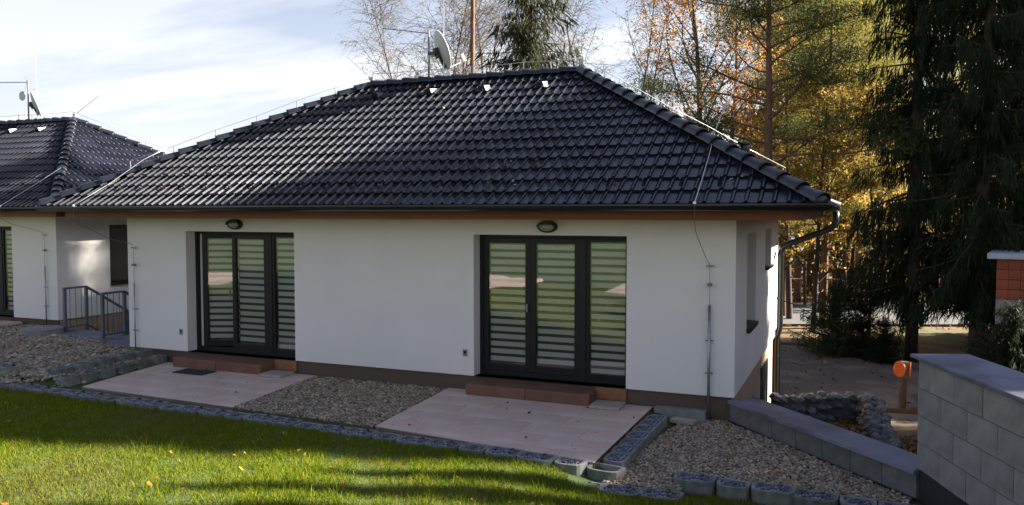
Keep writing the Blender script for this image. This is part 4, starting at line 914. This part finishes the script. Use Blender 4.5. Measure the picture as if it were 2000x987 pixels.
def spruce(h, r, reach, lo, whorl, per, pal, tl=.30, ntw=34, bare=.0, droop=.22):
    tr = MB(); cr = MB(); T = wander((0, 0, -.2), (0, 0, 1), h, 10, .008); tr.tube(T, np.linspace(r, r * .1, 11), 10); CC = []; DD = []
    z = lo
    while z < .985 * h:
        s = (z - lo) / (h - lo)
        for k in range(per):
            if rng.uniform() < bare: continue
            a = rng.uniform(0, 6.28); L_ = reach * (1 - s) ** .75 * rng.uniform(.55, 1.1) + .15; p, d = along(T, min(.99, (z + rng.uniform(-.15, .15)) / h))
            P = wander(p, (math.cos(a), math.sin(a), -droop + .35 * s), L_, 5, .05, .02); tr.tube(P, np.linspace(.035 * (1 - .7 * s), .007, 6), 4, caps=False)
            n = max(6, int(ntw * L_ / reach)); f = rng.uniform(.08, 1, n); Cn = np.array([along(P, u)[0] for u in f]); side = np.array([-math.sin(a), math.cos(a), 0]); lat = rng.normal(0, .22, n) * L_ * .5 * (1.15 - f)
            Cn = Cn + side[None] * lat[:, None] - np.array([0, 0, 1])[None] * (rng.uniform(0, tl, n) + abs(lat) * .35)[:, None]; CC.append(Cn); DD.append(np.tile(np.array([math.cos(a) * .35, math.sin(a) * .35, -.7]), (n, 1)))
        z += whorl
    C = np.concatenate(CC); Dd = np.concatenate(DD); V, F, c = leaf_quads(C, tl * .42, pal, asp=.13, updir=Dd); cr.add(V, F, c)
    return tr.mesh('trunk', 'bark_spruce', smooth=True), cr.mesh('crown', 'needles', tint=True)
rng = np.random.default_rng(7)
def place(name, meshes, loc, label, cat='tree', group=None, rz=0, sc=1.0):
    t = empty(name, loc, rz); t.scale = (sc,) * 3 if not isinstance(sc, tuple) else sc; tag(t, label, cat, group); link('trunk', meshes[0], t)
    if meshes[1]: link('crown', meshes[1], t)
    return t
ORANGE = [(.75, .36, .09), (.66, .27, .06), (.80, .48, .15), (.48, .21, .07)]
GOLD = [(.55, .36, .07), (.45, .27, .06), (.52, .41, .11), (.34, .22, .07), (.30, .30, .08)]
PINE = [(.085, .115, .032), (.055, .085, .03), (.14, .15, .04), (.10, .10, .035)]
PINEY = [(.26, .26, .055), (.33, .30, .065), (.18, .19, .045), (.38, .28, .06)]
SPR = [(.022, .034, .016), (.030, .044, .02), (.016, .024, .012), (.04, .045, .02)]
SPB = [(.04, .055, .022), (.055, .065, .028), (.03, .04, .02), (.075, .055, .03)]
bare1 = birch(17, .13, 34, 15, 2500, [(.30, .19, .09), (.22, .14, .08)], .035, .3, .40, 1.5); bare2 = birch(17, .10, 26, 12, 1500, [(.30, .19, .09), (.22, .14, .08)], .035, .25, .28, 1.3)
or1 = birch(13.5, .17, 26, 12, 6500, ORANGE, .045, .40, .46, 1.2); or2 = birch(15, .13, 22, 11, 5000, ORANGE, .045, .3, .30, 1.0)
gold1 = birch(12, .15, 26, 11, 8500, GOLD, .075, .22, .40, 1.1, bark='bark_spruce'); gold2 = birch(13, .12, 22, 10, 7000, GOLD, .075, .30, .32, 1.0, bark='bark_spruce')
pine1 = pine(12.8, .19, .45, 34, 3.6, 60000, PINE, .62, dead=16); pine2 = pine(13.5, .16, .30, 34, 3.2, 60000, PINEY, .66, dead=12); rng = np.random.default_rng(21); pine3 = pine(23, .17, .80, 16, 2.4, 5000, PINE, .55, dead=10)
spr3 = spruce(19, .27, 2.9, 2.0, .42, 7, [(v[0] * 1.25, v[1] * 1.25, v[2] * 1.2) for v in SPR], .40, 260, .14); bushd = spruce(2.6, .05, 1.5, .08, .16, 10, SPR, .18, 110, 0, droop=-.15)
spr1 = spruce(17.5, .28, 2.9, 1.2, .34, 10, SPR, .40, 230, .05); spr2 = spruce(19, .20, 3.6, 3.0, .42, 8, SPB, .55, 110, .12, droop=.30); bush = spruce(2.6, .05, 1.5, .08, .16, 10, [(.05, .08, .03), (.075, .11, .04), (.035, .055, .022), (.13, .16, .045)], .18, 110, 0, droop=-.15)
def deg(px): return math.degrees(math.atan((px - 1000) / 1600))
GB = 'bare birches behind the middle bungalow'
for px, ds, m, rz, sc, lab in ((812, 38, bare1, .3, .88, 'bare twiggy birch left of the satellite dish, leftmost behind the roof'), (858, 42, bare1, 2.2, 1.0, 'bare twiggy birch right behind the satellite dish'), (890, 43, bare1, 4.0, 1.1, 'bare birch just left of the red pine trunk'), (965, 44, bare1, 5.1, 1.15, 'bare birch between the red pine trunk and the drooping spruce'),
        (1110, 44, bare2, 1.2, 1.1, 'slender bare birch at the right side of the drooping spruce'), (1175, 40, bare2, .5, 1.05, 'slender bare birch right of the ridge end, leftmost of three'), (1215, 42, bare2, 2.9, 1.1, 'slender bare birch right of the ridge end, middle of three'), (1243, 37, bare2, 4.4, .95, 'slender bare birch right of the ridge end, rightmost of three')):
    place('birch_tree', m, spot(deg(px), ds, -2.0), lab, group=GB, rz=rz, sc=sc)
place('pine_tree', pine3, spot(deg(917), 36, -1.9), 'tall pine with bare reddish trunk rising behind the ridge')
place('spruce_tree', spr2, spot(deg(1042), 34, -1.8), 'dark drooping spruce rising behind the ridge of the middle bungalow')
place('birch_tree', or1, spot(deg(1374), 27, -1.7), 'orange-leaved birch with forked trunk behind the right hip', group='orange birches', rz=1.0)
place('birch_tree', or2, spot(deg(1424), 29, -1.7), 'slim orange-leaved birch beside the reddish pine', group='orange birches', rz=.2)
place('pine_tree', pine1, spot(deg(1497), 25, -1.62), 'green pine with reddish trunk just right of the roof hip', rz=.6)
place('pine_tree', pine1, spot(deg(1530), 34, -1.8), 'second green pine standing close behind the reddish trunk', rz=2.6, sc=.95)
GP = 'olive pines in the sunlit wood'
for px, ds, sc, rz, lab in ((1610, 31, 1.0, 0, 'olive-green pine above the downpipe elbow'), (1680, 36, 1.22, 2.0, 'olive-green pine left of the big dark spruce'), (1560, 40, 1.2, 4.1, 'olive-green pine deep behind the reddish pine trunk'), (1640, 42, 1.35, 5.2, 'tall olive-green pine between two others, right of the downpipe'), (1725, 40, 1.25, 1.1, 'olive-green pine half hidden by the big dark spruce'), (1585, 46, 1.45, 3.3, 'farthest tall olive-green pine above the gutter corner'), (1830, 42, 1.3, .8, 'olive-green pine seen between the two big spruce trunks')):
    place('pine_tree', pine2, spot(deg(px), ds, -1.8), lab, group=GP, rz=rz, sc=sc)
GG = 'golden autumn trees in the wood'
gl = [(1592, 30), (1700, 30), (1545, 33), (1575, 38), (1600, 35), (1632, 43), (1655, 37), (1690, 45), (1715, 38), (1745, 44), (1830, 46), (1870, 40), (1950, 43), (1990, 38), (1480, 46), (1440, 43)]
gl.sort()
for k, (px, ds) in enumerate(gl):
    place('autumn_tree', (gold1, gold2)[k % 2], spot(deg(px), ds, -2.0 - max(0, ds - 36) * .05), 'golden-leaved tree with dark slender trunk in the wood, %s from the left' % ordinal(k), group=GG, rz=k * 1.7, sc=.72 + .1 * (k % 3))
place('spruce_tree', spr3, spot(deg(1785), 24, -1.6), 'big dark spruce with thick trunk right of the reflector post', rz=.4, sc=(.70, .70, 1.25))
place('spruce_tree', spr3, spot(deg(1912), 22, -1.6), 'big dark spruce with thick trunk left of the red block building', rz=2.1, sc=(.76, .76, 1.25))
place('spruce_tree', spr1, spot(deg(1995), 28, -1.7), 'dark spruce at the right edge behind the red block building', rz=4.0, sc=(.8, .8, 1))
SX, SY = math.sin(R(60)), math.cos(R(60))
shade = [(.9, 14, 1.3), (1.6, 19, 1.35), (-.2, 23, 1.45), (2.6, 16, 1.2), (.6, 28, 1.5), (-1.0, 20, 1.25), (-.9, 26, 1.45), (2.2, 25, 1.4), (-.6, 17, 1.1), (8.4, 30, 1.5), (10.6, 31, 1.5), (12.6, 29, 1.5), (6.9, 33, 1.35), (9.5, 27, 1.6), (10.2, 22, 1.3), (12, 24, 1.4)]
for k, (p, d, sz) in enumerate(shade):
    place('spruce_tree', spr1, (SX * d - SY * p, SY * d + SX * p, -1.7), 'dark spruce of the wood beyond the right edge, %s by distance from the house' % ordinal([d_ for _, d_, _ in sorted(shade, key=lambda q: q[1])].index(d)), group='spruces shading the right side', rz=k * 1.3, sc=(.95, .95, sz))
for k, (x, y, sc) in enumerate(((6.3, .7, 2.2), (5.6, -1.6, 1.9), (7.4, -.6, 2.4))):  # out-of-view bushes added to keep the gravel by the wall in shade
    place('young_spruce', bush, (x, y, -1.3), 'unseen bushy spruce added for shade right of the block wall, ' + ('behind its far end', 'beside its middle', 'farthest from it')[k], 'shrub', 'bushy spruces added for shade right of the block wall', k, sc)
for k, p in enumerate((-2.7, -3.5, -4.4, -5.4, -6.3)):  # unseen spruces, added with heights set by where their shade ends on the lawn
    place('spruce_tree', spr1, (SX * 7.6 - SY * p, SY * 7.6 + SX * p, -1.4), 'unseen half-grown spruce added for shade right of the block wall, %s from the parking area' % ordinal(k), group='half-grown spruces added for shade right of the block wall', rz=k, sc=(.42, .42, (.50, .55, .58, .56, .54)[k]))
GBu = 'young spruces behind the parking kerb'
for px, ds, sc, rz, lab in ((1628, 25.0, .92, 0, 'bushy young spruce behind the parking kerb, largest and leftmost'), (1690, 24.5, .68, 1.5, 'small dark young spruce right of the largest bushy one'), (1735, 23.5, .55, 3, 'low dark young spruce at the foot of the big trunk'), (1990, 17.6, .98, 2, 'dark young spruce below the red block building')):
    place('young_spruce', bushd if px > 1650 else bush, spot(deg(px), ds, -1.58), lab, 'shrub', GBu, rz, sc)
n_ = 52000; dd_ = rng.uniform(44, 62, n_); aa_ = rng.uniform(8, 40, n_); zz_ = -2.6 + 9.5 * rng.beta(1.0, 2.2, n_)
ca, sa = math.cos(R(YAW)), math.sin(R(YAW)); off_ = dd_ * np.tan(np.radians(aa_)); C_ = np.c_[CAM.x - sa * dd_ + ca * off_, CAM.y + ca * dd_ + sa * off_, zz_]
keep_ = bumps(C_[:, 0] * .8, C_[:, 2] * 1.1) + rng.normal(0, .35, n_) > -.25; C_ = C_[keep_]
b = MB(); b.add(*leaf_quads(C_, .14, [(.34, .19, .035), (.20, .12, .04), (.14, .13, .035), (.11, .07, .035), (.42, .27, .05), (.09, .10, .035)]))
for k in range(70):
    p_ = spot(rng.uniform(9, 38), rng.uniform(40, 60), -3.0); b.tube(wander(p_, (0, 0, 1), rng.uniform(8, 14), 6, .03), np.linspace(rng.uniform(.07, .16), .03, 7), 5, tint=(.07, .05, .04), caps=False)
tag(b.build('far_wood', 'foliage', tint=True), 'far brown and gold autumn wood beyond the road', 'wood', kind='stuff')
# trees on the slope behind the photographer, seen in the panes
for k, (x, y, m, s) in enumerate(((-16, -27, gold1, .8), (-9, -31, pine2, .8), (-24, -25, pine2, .75), (-4, -33, gold2, .8), (3, -30, gold1, .7), (-30, -30, gold2, .9))):
    place('garden_tree', m, (x, y, float(yard_z(x, y)) - .1), 'tree on the opposite slope reflected in the panes, ' + ('by the left hedge', 'tall olive pine in the middle', 'olive pine at the left end', 'slim golden one', 'low golden one on the right', 'farthest golden one')[k], group='trees reflected in the patio doors', rz=k, sc=s)
for poly, lab in (([(-9.4, -9.75), (-6.5, -9.2), (-6.8, -8.35), (-9.0, -8.0)], 'pale paved pad on the lawn opposite, reflected in the left pane of the right door'), ([(-4.4, -8.15), (-4.1, -9.2), (-2.6, -9.4), (-2.4, -7.9)], 'pale paved pad on the lawn opposite, reflected in the right pane of the right door')):
    P = np.array(poly); z_ = lawn_z(P[:, 0], P[:, 1]); b = MB(); V = np.r_[np.c_[P, z_ - .2], np.c_[P, z_ + .05]]; b.add(V, [(0, 1, 5, 4), (1, 2, 6, 5), (2, 3, 7, 6), (3, 0, 4, 7), (4, 5, 6, 7)])
    tag(b.build('paved_pad', 'paving'), lab, 'paving', 'paved pads on the opposite lawn')
